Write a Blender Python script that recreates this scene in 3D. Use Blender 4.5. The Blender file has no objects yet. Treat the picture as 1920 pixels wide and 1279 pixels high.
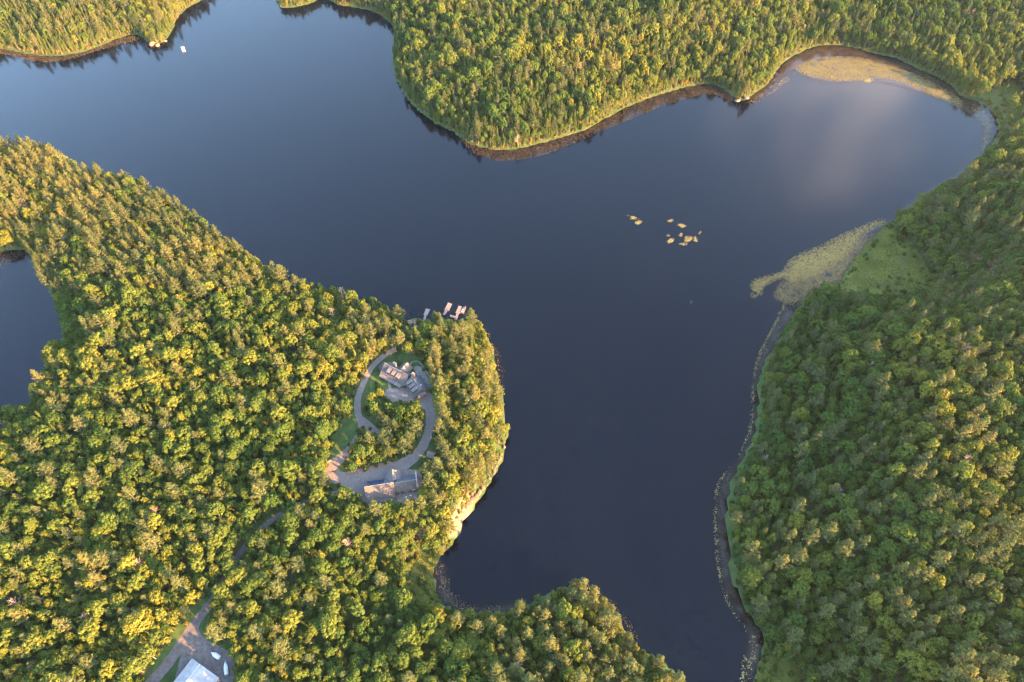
import bpy, bmesh, math, random
import numpy as np
from mathutils import Vector, Matrix
from mathutils.geometry import tessellate_polygon

# ------------------------------------------------------------------ camera, sky, sun, exposure
S = bpy.context.scene
COL = S.collection
CAM_H, PITCH, FPX = 385.0, math.radians(52.0), 1281.0
cam_d = bpy.data.cameras.new('camera'); cam = bpy.data.objects.new('camera', cam_d); COL.objects.link(cam)
cam_d.sensor_width = 36.0; cam_d.lens = FPX / 1920 * 36.0
cam_d.clip_start = 1.0; cam_d.clip_end = 30000.0
cam.location = (0, 0, CAM_H); cam.rotation_euler = (math.radians(90) - PITCH, 0, 0)
S.camera = cam

SUN_ELEV, SUN_AZ = math.radians(16.0), math.radians(122.0)      # azimuth clockwise from +Y
W = bpy.data.worlds.new('World'); S.world = W; W.use_nodes = True
wn, wl = W.node_tree.nodes, W.node_tree.links
sky = wn.new('ShaderNodeTexSky'); sky.sky_type = 'NISHITA'; sky.sun_disc = False
sky.sun_elevation = SUN_ELEV; sky.sun_rotation = SUN_AZ
sky.air_density = 1.0; sky.dust_density = 1.0; sky.ozone_density = 1.6
bg = wn['Background']; bg.inputs[1].default_value = 0.15
def clouds():
    # soft evening clouds standing above the far right shore
    tc = wn.new('ShaderNodeTexCoord'); d = Vector((0.455, _F3[1] + 0.350 * _U3[1], -(_F3[2] + 0.350 * _U3[2]))).normalized()
    dot = wn.new('ShaderNodeVectorMath'); dot.operation = 'DOT_PRODUCT'; dot.inputs[1].default_value = d; wl.new(tc.outputs['Generated'], dot.inputs[0])
    mr = wn.new('ShaderNodeMapRange'); mr.interpolation_type = 'SMOOTHSTEP'; mr.inputs['From Min'].default_value = math.cos(math.radians(8.5)); mr.inputs['From Max'].default_value = math.cos(math.radians(2.5)); wl.new(dot.outputs['Value'], mr.inputs['Value'])
    nz = wn.new('ShaderNodeTexNoise'); nz.inputs['Scale'].default_value = 20.0; nz.inputs['Detail'].default_value = 5.0; wl.new(tc.outputs['Generated'], nz.inputs['Vector'])
    r = wn.new('ShaderNodeMapRange'); r.interpolation_type = 'SMOOTHSTEP'; r.inputs['From Min'].default_value = 0.46; r.inputs['From Max'].default_value = 0.64; wl.new(nz.outputs[0], r.inputs['Value'])
    mu = wn.new('ShaderNodeMath'); mu.operation = 'MULTIPLY'; wl.new(mr.outputs[0], mu.inputs[0]); wl.new(r.outputs[0], mu.inputs[1])
    mx = wn.new('ShaderNodeMix'); mx.data_type = 'RGBA'; wl.new(mu.outputs[0], mx.inputs[0]); wl.new(sky.outputs[0], mx.inputs[6]); mx.inputs[7].default_value = (6.6, 5.4, 5.1, 1); wl.new(mx.outputs[2], bg.inputs[0])
_F3 = (0, math.cos(PITCH), -math.sin(PITCH)); _U3 = (0, math.sin(PITCH), math.cos(PITCH))
clouds()

sun_d = bpy.data.lights.new('sun', 'SUN'); sun = bpy.data.objects.new('sun', sun_d); COL.objects.link(sun)
sun_d.energy = 5.0; sun_d.angle = math.radians(0.55); sun_d.color = (1.0, 0.505, 0.16)
TO_SUN = Vector((math.sin(SUN_AZ) * math.cos(SUN_ELEV), math.cos(SUN_AZ) * math.cos(SUN_ELEV), math.sin(SUN_ELEV)))
sun.rotation_euler = TO_SUN.to_track_quat('Z', 'Y').to_euler()
sun.location = TO_SUN * 900
S.view_settings.view_transform = 'Standard'; S.view_settings.look = 'None'
S.view_settings.exposure = 3.42; S.view_settings.gamma = 1.0; S.view_settings.use_curve_mapping = False
S.cycles.use_denoising = True; S.cycles.denoiser = 'OPENIMAGEDENOISE'
S.cycles.filter_width = 1.25; S.cycles.max_bounces = 6; S.cycles.volume_bounces = 0; S.cycles.diffuse_bounces = 3; S.cycles.transmission_bounces = 3; S.cycles.glossy_bounces = 2

rnd = random.Random(7)
npr = np.random.default_rng(11)

# ------------------------------------------------------------------ survey helpers
_F = np.array([0, math.cos(PITCH), -math.sin(PITCH)]); _U = np.array([0, math.sin(PITCH), math.cos(PITCH)])
def at(px, py, z=0.0):
    """ground position that the survey picture shows at a pixel, for a given height"""
    d = _F + np.array([(px - 960) / FPX, 0, 0]) - (py - 639.5) / FPX * _U
    k = (z - CAM_H) / d[2]
    return (d[0] * k, d[1] * k)
def atv(px, py, z=0.0):
    x, y = at(px, py, z); return Vector((x, y, z))
def pix(x, y, z):
    """inverse of at(); works on arrays"""
    dz = z - CAM_H
    dep = y * _F[1] + dz * _F[2]
    return 960 + FPX * x / dep, 639.5 - FPX * (y * _U[1] + dz * _U[2]) / dep
def ground(poly, z=0.0):
    return np.array([at(a, b, z) for a, b in poly])
def seg_dist(P, poly, closed=True):
    """distance of points P (n,2) to a polyline"""
    A = poly; B = np.roll(poly, -1, 0)
    if not closed: A, B = poly[:-1], poly[1:]
    best = np.full(len(P), 1e18)
    for a, b in zip(A, B):
        ab = b - a; L = max((ab * ab).sum(), 1e-9)
        t = np.clip(((P - a) @ ab) / L, 0, 1)
        q = P - (a + t[:, None] * ab)
        best = np.minimum(best, (q * q).sum(1))
    return np.sqrt(best)
def inside(P, poly):
    x, y = P[:, 0], P[:, 1]; r = np.zeros(len(P), bool)
    n = len(poly)
    for i in range(n):
        (x1, y1), (x2, y2) = poly[i], poly[(i + 1) % n]
        if y1 == y2: continue
        c = ((y1 > y) != (y2 > y)) & (x < (x2 - x1) * (y - y1) / (y2 - y1) + x1)
        r ^= c
    return r
def sdist(P, poly):
    """signed distance, positive outside"""
    d = seg_dist(P, poly)
    return np.where(inside(P, poly), -d, d)
def sstep(a, b, x):
    t = np.clip((x - a) / (b - a), 0, 1); return t * t * (3 - 2 * t)
def smooth(pts, n=4, closed=False):
    pts = [np.array(p, float) for p in pts]; out = []
    N = len(pts)
    for i in range(N if closed else N - 1):
        p1, p2 = pts[i], pts[(i + 1) % N]
        p0 = pts[i - 1] if (closed or i > 0) else p1
        p3 = pts[(i + 2) % N] if (closed or i + 2 < N) else p2
        for k in range(n):
            t = k / n
            out.append(0.5 * ((2 * p1) + (-p0 + p2) * t + (2 * p0 - 5 * p1 + 4 * p2 - p3) * t * t + (-p0 + 3 * p1 - 3 * p2 + p3) * t ** 3))
    if not closed: out.append(pts[-1])
    return out
_vn = npr.random((256, 256))
def vnoise(x, y, s):
    """value noise in -1..1 with feature size s metres"""
    u, v = np.asarray(x) / s + 37.2, np.asarray(y) / s + 91.7
    i, j = np.floor(u).astype(int), np.floor(v).astype(int)
    fu, fv = u - i, v - j; fu = fu * fu * (3 - 2 * fu); fv = fv * fv * (3 - 2 * fv)
    g = lambda a, b: _vn[a % 256, b % 256]
    return 2 * ((g(i, j) * (1 - fu) + g(i + 1, j) * fu) * (1 - fv) + (g(i, j + 1) * (1 - fu) + g(i + 1, j + 1) * fu) * fv) - 1

# ------------------------------------------------------------------ the plan: shores, clearings, drives
LAKE_PX = [(-330, 95), (-150, 85), (-60, 92), (0, 90), (40, 98), (75, 103), (120, 103), (160, 96), (205, 78), (240, 66), (265, 67), (277, 80),
 (300, 82), (312, 72), (325, 50), (335, 30), (355, 12), (385, -5), (402, -40), (410, -140), (425, -260), (495, -260), (505, -100), (513, -25), (522, 8), (532, 14), (560, 12),
 (588, 4), (602, -8), (618, 0), (640, 10), (680, 16), (710, 26), (735, 45), (741, 60), (740, 85), (738, 115), (742, 140),
 (752, 162), (765, 185), (790, 210), (820, 232), (850, 246), (870, 262), (895, 273), (930, 280), (965, 279), (1000, 272), (1050, 257), (1100, 242),
 (1130, 225), (1160, 207), (1200, 190), (1250, 172), (1300, 160), (1330, 157), (1355, 165), (1375, 180), (1387, 188), (1402, 185), (1415, 173),
 (1435, 162), (1450, 140), (1470, 115), (1500, 98), (1530, 86), (1570, 84), (1600, 88), (1640, 100), (1680, 108), (1720, 128), (1760, 145),
 (1785, 162), (1800, 178), (1830, 190), (1852, 202), (1868, 222), (1872, 245), (1862, 275), (1838, 302), (1802, 336), (1762, 358), (1722, 382),
 (1690, 408), (1662, 422), (1642, 440), (1600, 490), (1575, 530), (1558, 542), (1530, 547), (1505, 570), (1480, 610), (1455, 650), (1435, 680),
 (1425, 720), (1425, 760), (1420, 800), (1412, 830), (1398, 860), (1380, 890), (1368, 930), (1366, 970), (1368, 1020), (1375, 1070),
 (1385, 1110), (1405, 1150), (1425, 1180), (1432, 1210), (1425, 1240), (1412, 1279), (1402, 1340), (1395, 1480), (1310, 1480), (1292, 1340), (1280, 1297), (1262, 1262),
 (1225, 1235), (1190, 1212), (1162, 1167), (1130, 1128), (1100, 1108), (1070, 1105), (1020, 1118), (990, 1135), (960, 1150), (900, 1154),
 (860, 1150), (838, 1140), (822, 1120), (815, 1090), (815, 1062), (828, 1042), (845, 1022), (855, 1002), (860, 985), (875, 965), (893, 940),
 (910, 915), (925, 890), (938, 868), (944, 845), (949, 815), (946, 790), (941, 760), (937, 730), (930, 705), (926, 690), (924, 665), (914, 640),
 (902, 617), (888, 603), (872, 598), (850, 603), (820, 603), (795, 601), (772, 599), (752, 602), (708, 577), (659, 566), (610, 551), (570, 541),
 (531, 531), (501, 506), (452, 471), (402, 446), (362, 411), (312, 376), (262, 351), (222, 346), (192, 336), (152, 321), (102, 291),
 (52, 284), (10, 282), (-60, 280), (-200, 270), (-330, 265)]
POND_PX = [(-200, 480), (-60, 476), (0, 472), (30, 467), (52, 470), (66, 486), (80, 512), (97, 550), (117, 590), (127, 622), (112, 660), (86, 682),
 (89, 712), (80, 742), (70, 765), (50, 776), (0, 780), (-100, 790), (-200, 790)]
LAKE = np.array(smooth(ground(LAKE_PX), 2, True)); POND = np.array(smooth(ground(POND_PX), 2, True))
PAD_Z = 11.0
ROAD_PX = [(668, 912), (640, 922), (606, 932), (570, 943), (530, 962), (497, 985), (462, 1022), (436, 1060), (414, 1100), (395, 1130), (372, 1160), (345, 1200), (318, 1240), (285, 1279), (250, 1318), (215, 1360)]
ROAD = np.array(smooth(ground(ROAD_PX, PAD_Z), 4))
PAD_POLY = ground([(705, 655), (815, 640), (840, 700), (842, 800), (830, 870), (815, 940), (690, 965), (600, 905), (600, 860), (650, 790), (655, 730)], PAD_Z)
YARD_POLY = ground([(345, 1165), (395, 1180), (440, 1215), (455, 1279), (440, 1340), (280, 1340), (300, 1240)], PAD_Z)
MARSH = [ground(p, 0.3) for p in (
    [(1668, 424), (1700, 455), (1735, 490), (1750, 520), (1725, 550), (1680, 556), (1620, 550), (1570, 545), (1540, 552), (1555, 538), (1590, 500), (1640, 436)],
    [(1420, 1195), (1455, 1230), (1500, 1262), (1520, 1330), (1380, 1340), (1395, 1279), (1415, 1240)],
    [(790, 1040), (832, 1035), (818, 1062), (815, 1092), (825, 1122), (845, 1146), (800, 1140), (770, 1112), (768, 1075)],
    [(1835, 175), (1900, 150), (1930, 190), (1905, 250), (1862, 270), (1872, 240), (1858, 205)])]
ANCH = [  # pixel, height of the land inland, run of the slope
    (1480, 750, 38, 125), (1500, 1000, 40, 130), (1520, 1200, 32, 130), (1560, 620, 34, 130), (1800, 420, 36, 140), (1880, 320, 30, 130), (1880, 700, 44, 140), (1880, 1000, 40, 130), (1900, 1250, 36, 130),
    (900, 850, 11, 20), (930, 780, 11, 24), (880, 950, 10.5, 21), (860, 640, 11, 50), (760, 640, 11, 55), (680, 620, 12, 55),
    (560, 600, 14, 55), (400, 500, 13, 50), (250, 430, 12, 45), (80, 350, 12, 45), (130, 640, 11, 45), (60, 850, 11, 60), (350, 750, 15, 70),
    (400, 950, 13, 60), (150, 1150, 11, 60), (600, 1050, 11, 60), (600, 1250, 8, 70), (800, 1220, 5.5, 60), (1000, 1230, 5.5, 50), (1150, 1240, 6, 45), (800, 1090, 4, 60),
    (820, 150, 13, 70), (900, 220, 10, 60), (1050, 180, 13, 80), (1250, 100, 16, 90), (1420, 120, 9, 60), (1550, 40, 14, 100), (1750, 60, 12, 120), (1880, 180, 7, 120),
    (100, 50, 11, 60), (280, 60, 5, 40), (560, -10, 5, 30), (700, -20, 12, 70)]
AG = ground([a[:2] for a in ANCH]); AH = np.array([a[2] for a in ANCH], float); AD = np.array([a[3] for a in ANCH], float)

def shore_dist(P):
    return np.minimum(sdist(P, LAKE), sdist(P, POND))
def terrain(P, d=None):
    P = np.asarray(P, float)
    if d is None: d = shore_dist(P)
    w = np.zeros(len(P)) + 1e-12; h = np.zeros(len(P)) + 12e-12; r = np.zeros(len(P)) + 60e-12
    for g, a, b in zip(AG, AH, AD):
        q = np.exp(-((P - g) ** 2).sum(1) / (2 * 55.0 ** 2)) + 1e-7 / (1 + ((P - g) ** 2).sum(1) / 1e4)
        w += q; h += q * a; r += q * b
    h /= w; r /= w
    z = 0.25 + h * sstep(-0.15, 1.0, d / r)
    z = z + (vnoise(P[:, 0], P[:, 1], 46) * 2.4 + vnoise(P[:, 0], P[:, 1], 17) * 0.9) * sstep(4, 45, d) * np.clip(h / 12, 0.2, 1.4)
    dm = np.full(len(P), 1e9)
    for m in MARSH: dm = np.minimum(dm, sdist(P, m))
    k = sstep(48, -2, dm); z = z * (1 - k) + 0.35 * k
    near = np.minimum(np.minimum(np.maximum(sdist(P, PAD_POLY), 0), seg_dist(P, ROAD, False)), np.maximum(sdist(P, YARD_POLY), 0))
    k = sstep(26, 6, near); z = z * (1 - k) + PAD_Z * k
    return np.where(d > 0, np.maximum(z, 0.12 + np.minimum(d, 4) * 0.12), np.maximum(d * 0.2, -3.0) - 0.1)

# ------------------------------------------------------------------ materials
MATS = {}
def nodes_of(name):
    m = bpy.data.materials.new(name); m.use_nodes = True; MATS[name] = m
    nt = m.node_tree; b = nt.nodes['Principled BSDF']
    return m, nt.nodes, nt.links, b
def noise_mat(name, c1, c2, scale, rough=0.9, bump=0.0, detail=6.0, c3=None, spec=0.2):
    m, n, l, b = nodes_of(name)
    tc = n.new('ShaderNodeTexCoord'); t = n.new('ShaderNodeTexNoise'); t.inputs['Scale'].default_value = scale; t.inputs['Detail'].default_value = detail
    l.new(tc.outputs['Object'], t.inputs['Vector'])
    r = n.new('ShaderNodeValToRGB'); r.color_ramp.elements[0].position = 0.3; r.color_ramp.elements[1].position = 0.7
    r.color_ramp.elements[0].color = (*c1, 1); r.color_ramp.elements[1].color = (*c2, 1)
    if c3: e = r.color_ramp.elements.new(0.5); e.color = (*c3, 1)
    l.new(t.outputs[0], r.inputs[0]); l.new(r.outputs[0], b.inputs['Base Color'])
    b.inputs['Roughness'].default_value = rough; b.inputs['Specular IOR Level'].default_value = spec
    if bump:
        bp = n.new('ShaderNodeBump'); bp.inputs['Strength'].default_value = bump; bp.inputs['Distance'].default_value = 0.3
        l.new(t.outputs[0], bp.inputs['Height']); l.new(bp.outputs[0], b.inputs['Normal'])
    return m
def plain(name, c, rough=0.6, spec=0.3, metal=0.0):
    return noise_mat(name, tuple(v * 0.88 for v in c), tuple(min(1, v * 1.1) for v in c), 1.3, rough, 0.0, 4.0, None, spec)

def foliage_mat(name, stops, vspread=0.35, trans=0.36):
    """colour from the tree's own tint, varied leaf by leaf"""
    m, n, l, b = nodes_of(name)
    a = n.new('ShaderNodeAttribute'); a.attribute_type = 'INSTANCER'; a.attribute_name = 'tint'
    v = n.new('ShaderNodeAttribute'); v.attribute_type = 'GEOMETRY'; v.attribute_name = 'leaf'
    mul = n.new('ShaderNodeMath'); mul.operation = 'MULTIPLY_ADD'; mul.inputs[1].default_value = 0.16; l.new(v.outputs['Fac'], mul.inputs[0])
    sh = n.new('ShaderNodeMath'); sh.operation = 'SUBTRACT'; sh.inputs[1].default_value = 0.08
    l.new(a.outputs['Fac'], sh.inputs[0]); l.new(sh.outputs[0], mul.inputs[2])
    r = n.new('ShaderNodeValToRGB'); cr = r.color_ramp
    cr.elements[0].position, cr.elements[0].color = stops[0][0], (*stops[0][1], 1)
    cr.elements[1].position, cr.elements[1].color = stops[-1][0], (*stops[-1][1], 1)
    for p, c in stops[1:-1]: e = cr.elements.new(p); e.color = (*c, 1)
    l.new(mul.outputs[0], r.inputs[0])
    val = n.new('ShaderNodeMapRange'); val.inputs['To Min'].default_value = 1 - vspread; val.inputs['To Max'].default_value = 1 + vspread
    l.new(v.outputs['Fac'], val.inputs['Value'])
    hsv = n.new('ShaderNodeHueSaturation'); l.new(r.outputs[0], hsv.inputs['Color']); l.new(val.outputs[0], hsv.inputs['Value'])
    dif = n.new('ShaderNodeBsdfDiffuse'); tr = n.new('ShaderNodeBsdfTranslucent'); mx = n.new('ShaderNodeMixShader'); mx.inputs[0].default_value = trans
    l.new(hsv.outputs[0], dif.inputs[0]); l.new(hsv.outputs[0], tr.inputs[0]); l.new(dif.outputs[0], mx.inputs[1]); l.new(tr.outputs[0], mx.inputs[2])
    n.remove(b); l.new(mx.outputs[0], n['Material Output'].inputs[0])
    return m
foliage_mat('broadleaf', [(0.0, (0.048, 0.090, 0.022)), (0.3, (0.075, 0.113, 0.025)), (0.6, (0.115, 0.139, 0.028)), (0.85, (0.160, 0.165, 0.028)), (1.0, (0.188, 0.158, 0.040))])
foliage_mat('pine', [(0.0, (0.062, 0.086, 0.034)), (0.5, (0.104, 0.120, 0.040)), (0.9, (0.155, 0.151, 0.044)), (1.0, (0.18, 0.155, 0.052))])
foliage_mat('spruce', [(0.0, (0.044, 0.074, 0.024)), (0.5, (0.088, 0.112, 0.028)), (1.0, (0.145, 0.15, 0.032))])
foliage_mat('shrub', [(0.0, (0.05, 0.082, 0.022)), (0.5, (0.105, 0.12, 0.03)), (1.0, (0.18, 0.145, 0.045))])
foliage_mat('meadow_grass', [(0.0, (0.060, 0.076, 0.013)), (0.5, (0.098, 0.112, 0.018)), (1.0, (0.15, 0.14, 0.026))])
foliage_mat('reeds_brown', [(0.0, (0.055, 0.038, 0.024)), (0.5, (0.095, 0.062, 0.034)), (1.0, (0.24, 0.16, 0.055))], 0.5)
foliage_mat('pads_yellow', [(0.0, (0.10, 0.085, 0.035)), (0.5, (0.24, 0.20, 0.065)), (1.0, (0.36, 0.30, 0.09))], 0.45, 0.1)
foliage_mat('pads_dull', [(0.0, (0.050, 0.042, 0.040)), (0.5, (0.085, 0.066, 0.056)), (1.0, (0.17, 0.15, 0.07))], 0.5, 0.1)
noise_mat('bark', (0.10, 0.07, 0.05), (0.22, 0.17, 0.13), 3.0)
noise_mat('deadwood', (0.16, 0.115, 0.09), (0.30, 0.225, 0.18), 2.0)
noise_mat('gravel', (0.135, 0.113, 0.10), (0.20, 0.17, 0.15), 0.8, 0.95, 0.3, 10.0)
noise_mat('asphalt', (0.085, 0.072, 0.066), (0.15, 0.128, 0.115), 0.6, 0.95, 0.2, 10.0)
noise_mat('lawn', (0.035, 0.07, 0.018), (0.075, 0.11, 0.03), 0.25, 0.95, 0.3, 8.0)
noise_mat('marsh', (0.050, 0.058, 0.012), (0.11, 0.115, 0.02), 0.07, 0.95, 0.4, 10.0)
noise_mat('mulch', (0.13, 0.075, 0.05), (0.26, 0.17, 0.12), 0.9, 0.95, 0.4, 8.0)
noise_mat('rock', (0.085, 0.058, 0.040), (0.23, 0.155, 0.10), 0.35, 0.9, 0.8, 10.0)
noise_mat('garage_roof', (0.078, 0.064, 0.054), (0.125, 0.104, 0.088), 1.2, 0.85, 0.3, 8.0)
noise_mat('shingle_brown', (0.060, 0.056, 0.054), (0.115, 0.108, 0.103), 1.2, 0.85, 0.3, 8.0)
noise_mat('shingle_tan', (0.095, 0.085, 0.078), (0.16, 0.145, 0.132), 1.2, 0.85, 0.3, 8.0)
noise_mat('roof_grey', (0.065, 0.066, 0.074), (0.105, 0.105, 0.112), 1.0, 0.7, 0.3, 8.0)  # bluish grey tone used on far roof slopes only
noise_mat('roof_seam', (0.10, 0.15, 0.20), (0.17, 0.22, 0.27), 0.6, 0.35, 0.0, 4.0, None, 0.5)
noise_mat('solar', (0.02, 0.04, 0.075), (0.035, 0.06, 0.10), 0.6, 0.12, 0.0, 2.0, None, 0.6)
noise_mat('siding', (0.10, 0.07, 0.05), (0.17, 0.12, 0.09), 0.9, 0.85)
noise_mat('brick', (0.24, 0.10, 0.07), (0.38, 0.18, 0.13), 1.6, 0.9, 0.4)
noise_mat('stone', (0.13, 0.115, 0.10), (0.26, 0.23, 0.20), 0.8, 0.9, 0.6)
noise_mat('metal_white', (0.22, 0.21, 0.20), (0.33, 0.315, 0.305), 0.5, 0.45, 0.0, 6.0, None, 0.5)
noise_mat('deck', (0.12, 0.098, 0.084), (0.19, 0.158, 0.136), 1.5, 0.8, 0.2)
noise_mat('deck_grey', (0.15, 0.12, 0.105), (0.23, 0.185, 0.16), 1.5, 0.8, 0.2)
plain('white_paint', (0.66, 0.64, 0.61)); plain('dark_trim', (0.05, 0.045, 0.045)); plain('rubber', (0.03, 0.03, 0.03)); plain('steel', (0.42, 0.43, 0.45), 0.35, 0.6)
plain('vinyl', (0.62, 0.55, 0.45)); plain('wrap', (0.62, 0.61, 0.62), 0.35, 0.5); plain('hull_dark', (0.10, 0.06, 0.05), 0.3, 0.5); plain('canvas', (0.72, 0.66, 0.58))
def glass():
    m, n, l, b = nodes_of('glass'); b.inputs['Base Color'].default_value = (0.03, 0.045, 0.06, 1); b.inputs['Roughness'].default_value = 0.05; b.inputs['Specular IOR Level'].default_value = 0.7
glass()
def forest_floor():
    m, n, l, b = nodes_of('forest_floor')
    tc = n.new('ShaderNodeTexCoord'); g = n.new('ShaderNodeNewGeometry')
    t = n.new('ShaderNodeTexNoise'); t.inputs['Scale'].default_value = 0.12; t.inputs['Detail'].default_value = 10; l.new(tc.outputs['Object'], t.inputs['Vector'])
    r = n.new('ShaderNodeValToRGB'); r.color_ramp.elements[0].position = 0.33; r.color_ramp.elements[0].color = (0.028, 0.05, 0.018, 1)
    r.color_ramp.elements[1].position = 0.7; r.color_ramp.elements[1].color = (0.085, 0.075, 0.035, 1)
    e = r.color_ramp.elements.new(0.5); e.color = (0.045, 0.075, 0.022, 1); l.new(t.outputs[0], r.inputs[0])
    t2 = n.new('ShaderNodeTexNoise'); t2.inputs['Scale'].default_value = 0.5; t2.inputs['Detail'].default_value = 8; l.new(tc.outputs['Object'], t2.inputs['Vector'])
    r2 = n.new('ShaderNodeValToRGB'); r2.color_ramp.elements[0].color = (0.12, 0.08, 0.055, 1); r2.color_ramp.elements[1].color = (0.27, 0.175, 0.105, 1)
    r2.color_ramp.elements[0].position = 0.35; r2.color_ramp.elements[1].position = 0.62; l.new(t2.outputs[0], r2.inputs[0])
    sx = n.new('ShaderNodeSeparateXYZ'); l.new(g.outputs['Normal'], sx.inputs[0])
    ad = n.new('ShaderNodeMath'); ad.operation = 'MULTIPLY_ADD'; ad.inputs[1].default_value = 0.16; l.new(t2.outputs[0], ad.inputs[0]); l.new(sx.outputs[2], ad.inputs[2])
    mr = n.new('ShaderNodeMapRange'); mr.inputs['From Min'].default_value = 0.925; mr.inputs['From Max'].default_value = 0.88; l.new(ad.outputs[0], mr.inputs['Value'])
    mx = n.new('ShaderNodeMix'); mx.data_type = 'RGBA'; l.new(mr.outputs[0], mx.inputs[0]); l.new(r.outputs[0], mx.inputs[6]); l.new(r2.outputs[0], mx.inputs[7])
    l.new(mx.outputs[2], b.inputs['Base Color']); b.inputs['Roughness'].default_value = 0.95; b.inputs['Specular IOR Level'].default_value = 0.1
    bp = n.new('ShaderNodeBump'); bp.inputs['Strength'].default_value = 0.7; bp.inputs['Distance'].default_value = 0.8; l.new(t2.outputs[0], bp.inputs['Height']); l.new(bp.outputs[0], b.inputs['Normal'])
forest_floor()
def water_mat():
    m, n, l, b = nodes_of('lake_water')
    tc = n.new('ShaderNodeTexCoord')
    t0 = n.new('ShaderNodeTexNoise'); t0.inputs['Scale'].default_value = 0.006; t0.inputs['Detail'].default_value = 3; l.new(tc.outputs['Object'], t0.inputs['Vector'])
    r = n.new('ShaderNodeValToRGB'); r.color_ramp.elements[0].position = 0.35; r.color_ramp.elements[0].color = (0.0005, 0.0013, 0.0040, 1)
    r.color_ramp.elements[1].position = 0.7; r.color_ramp.elements[1].color = (0.0009, 0.0019, 0.0050, 1); l.new(t0.outputs[0], r.inputs[0]); l.new(r.outputs[0], b.inputs['Base Color'])
    b.inputs['Roughness'].default_value = 0.11; b.inputs['IOR'].default_value = 1.333; b.inputs['Specular IOR Level'].default_value = 0.42
    t1 = n.new('ShaderNodeTexNoise'); t1.inputs['Scale'].default_value = 0.55; t1.inputs['Detail'].default_value = 4; l.new(tc.outputs['Object'], t1.inputs['Vector'])
    t2 = n.new('ShaderNodeTexNoise'); t2.inputs['Scale'].default_value = 2.4; t2.inputs['Detail'].default_value = 3; l.new(tc.outputs['Object'], t2.inputs['Vector'])
    ad = n.new('ShaderNodeMath'); ad.operation = 'MULTIPLY_ADD'; ad.inputs[1].default_value = 0.35; l.new(t2.outputs[0], ad.inputs[0]); l.new(t1.outputs[0], ad.inputs[2])
    bp = n.new('ShaderNodeBump'); bp.inputs['Strength'].default_value = 0.25; bp.inputs['Distance'].default_value = 0.12; l.new(ad.outputs[0], bp.inputs['Height']); l.new(bp.outputs[0], b.inputs['Normal'])
water_mat()

# ------------------------------------------------------------------ object helpers
def link_mesh(name, me, mat=None, parent=None, **props):
    if mat: me.materials.append(MATS[mat])
    o = bpy.data.objects.new(name, me); COL.objects.link(o)
    if parent: o.parent = parent
    for k, v in props.items(): o[k] = v
    return o
def mesh_from(name, V, F):
    me = bpy.data.meshes.new(name); me.from_pydata([tuple(v) for v in V], [], F); me.update(); return me
def structure(name, V, F, mat):
    return link_mesh(name, mesh_from(name, V, F), mat, None, kind='structure')
def thing(name, label, cat, loc=(0, 0, 0), rz=0.0, group=None):
    o = bpy.data.objects.new(name, None); COL.objects.link(o); o.location = loc; o.rotation_euler = (0, 0, rz)
    o.empty_display_size = 1.0; o['label'] = label; o['category'] = cat
    if group: o['group'] = group
    return o
class MB:
    """collects simple shapes into one part"""
    def __init__(s): s.V = []; s.F = []
    def add(s, V, F):
        k = len(s.V); s.V += [tuple(v) for v in V]; s.F += [tuple(i + k for i in f) for f in F]; return s
    def box(s, x0, x1, y0, y1, z0, z1, M=None):
        V = [Vector((x, y, z)) for z in (z0, z1) for y in (y0, y1) for x in (x0, x1)]
        if M: V = [M @ v for v in V]
        return s.add(V, [(0, 2, 3, 1), (4, 5, 7, 6), (0, 1, 5, 4), (2, 6, 7, 3), (0, 4, 6, 2), (1, 3, 7, 5)])
    def prism(s, pts, z0, z1):
        n = len(pts)
        V = [(p[0], p[1], z0) for p in pts] + [(p[0], p[1], z1) for p in pts]
        return s.add(V, [tuple(range(n - 1, -1, -1)), tuple(range(n, 2 * n))] + [(i, (i + 1) % n, n + (i + 1) % n, n + i) for i in range(n)])
    def slab(s, a, b, c, d, t):
        """a sloping sheet a-b-c-d with thickness t downwards"""
        P = [Vector(v) for v in (a, b, c, d)]; Q = [v - Vector((0, 0, t)) for v in P]
        return s.add(P + Q, [(0, 1, 2, 3), (7, 6, 5, 4), (0, 4, 5, 1), (1, 5, 6, 2), (2, 6, 7, 3), (3, 7, 4, 0)])
    def tube(s, a, b, r0, r1=None, n=6):
        a, b = Vector(a), Vector(b); r1 = r0 if r1 is None else r1
        q = (b - a).to_track_quat('Z', 'Y'); V = []
        for c, r in ((a, r0), (b, r1)):
            V += [c + q @ Vector((math.cos(2 * math.pi * i / n) * r, math.sin(2 * math.pi * i / n) * r, 0)) for i in range(n)]
        return s.add(V, [(i, (i + 1) % n, n + (i + 1) % n, n + i) for i in range(n)] + [tuple(range(n - 1, -1, -1)), tuple(range(n, 2 * n))])
    def build(s, name, mat, parent=None, **props):
        return link_mesh(name, mesh_from(name, s.V, s.F), mat, parent, **props)
def grid_mesh(xs, ys, zfun):
    X, Y = np.meshgrid(xs, ys); P = np.stack([X.ravel(), Y.ravel()], 1); Z = zfun(P)
    nx, ny = len(xs), len(ys)
    i = np.arange(nx * ny).reshape(ny, nx)
    Fq = np.stack([i[:-1, :-1].ravel(), i[:-1, 1:].ravel(), i[1:, 1:].ravel(), i[1:, :-1].ravel()], 1)
    return np.column_stack([P, Z]), Fq
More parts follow.
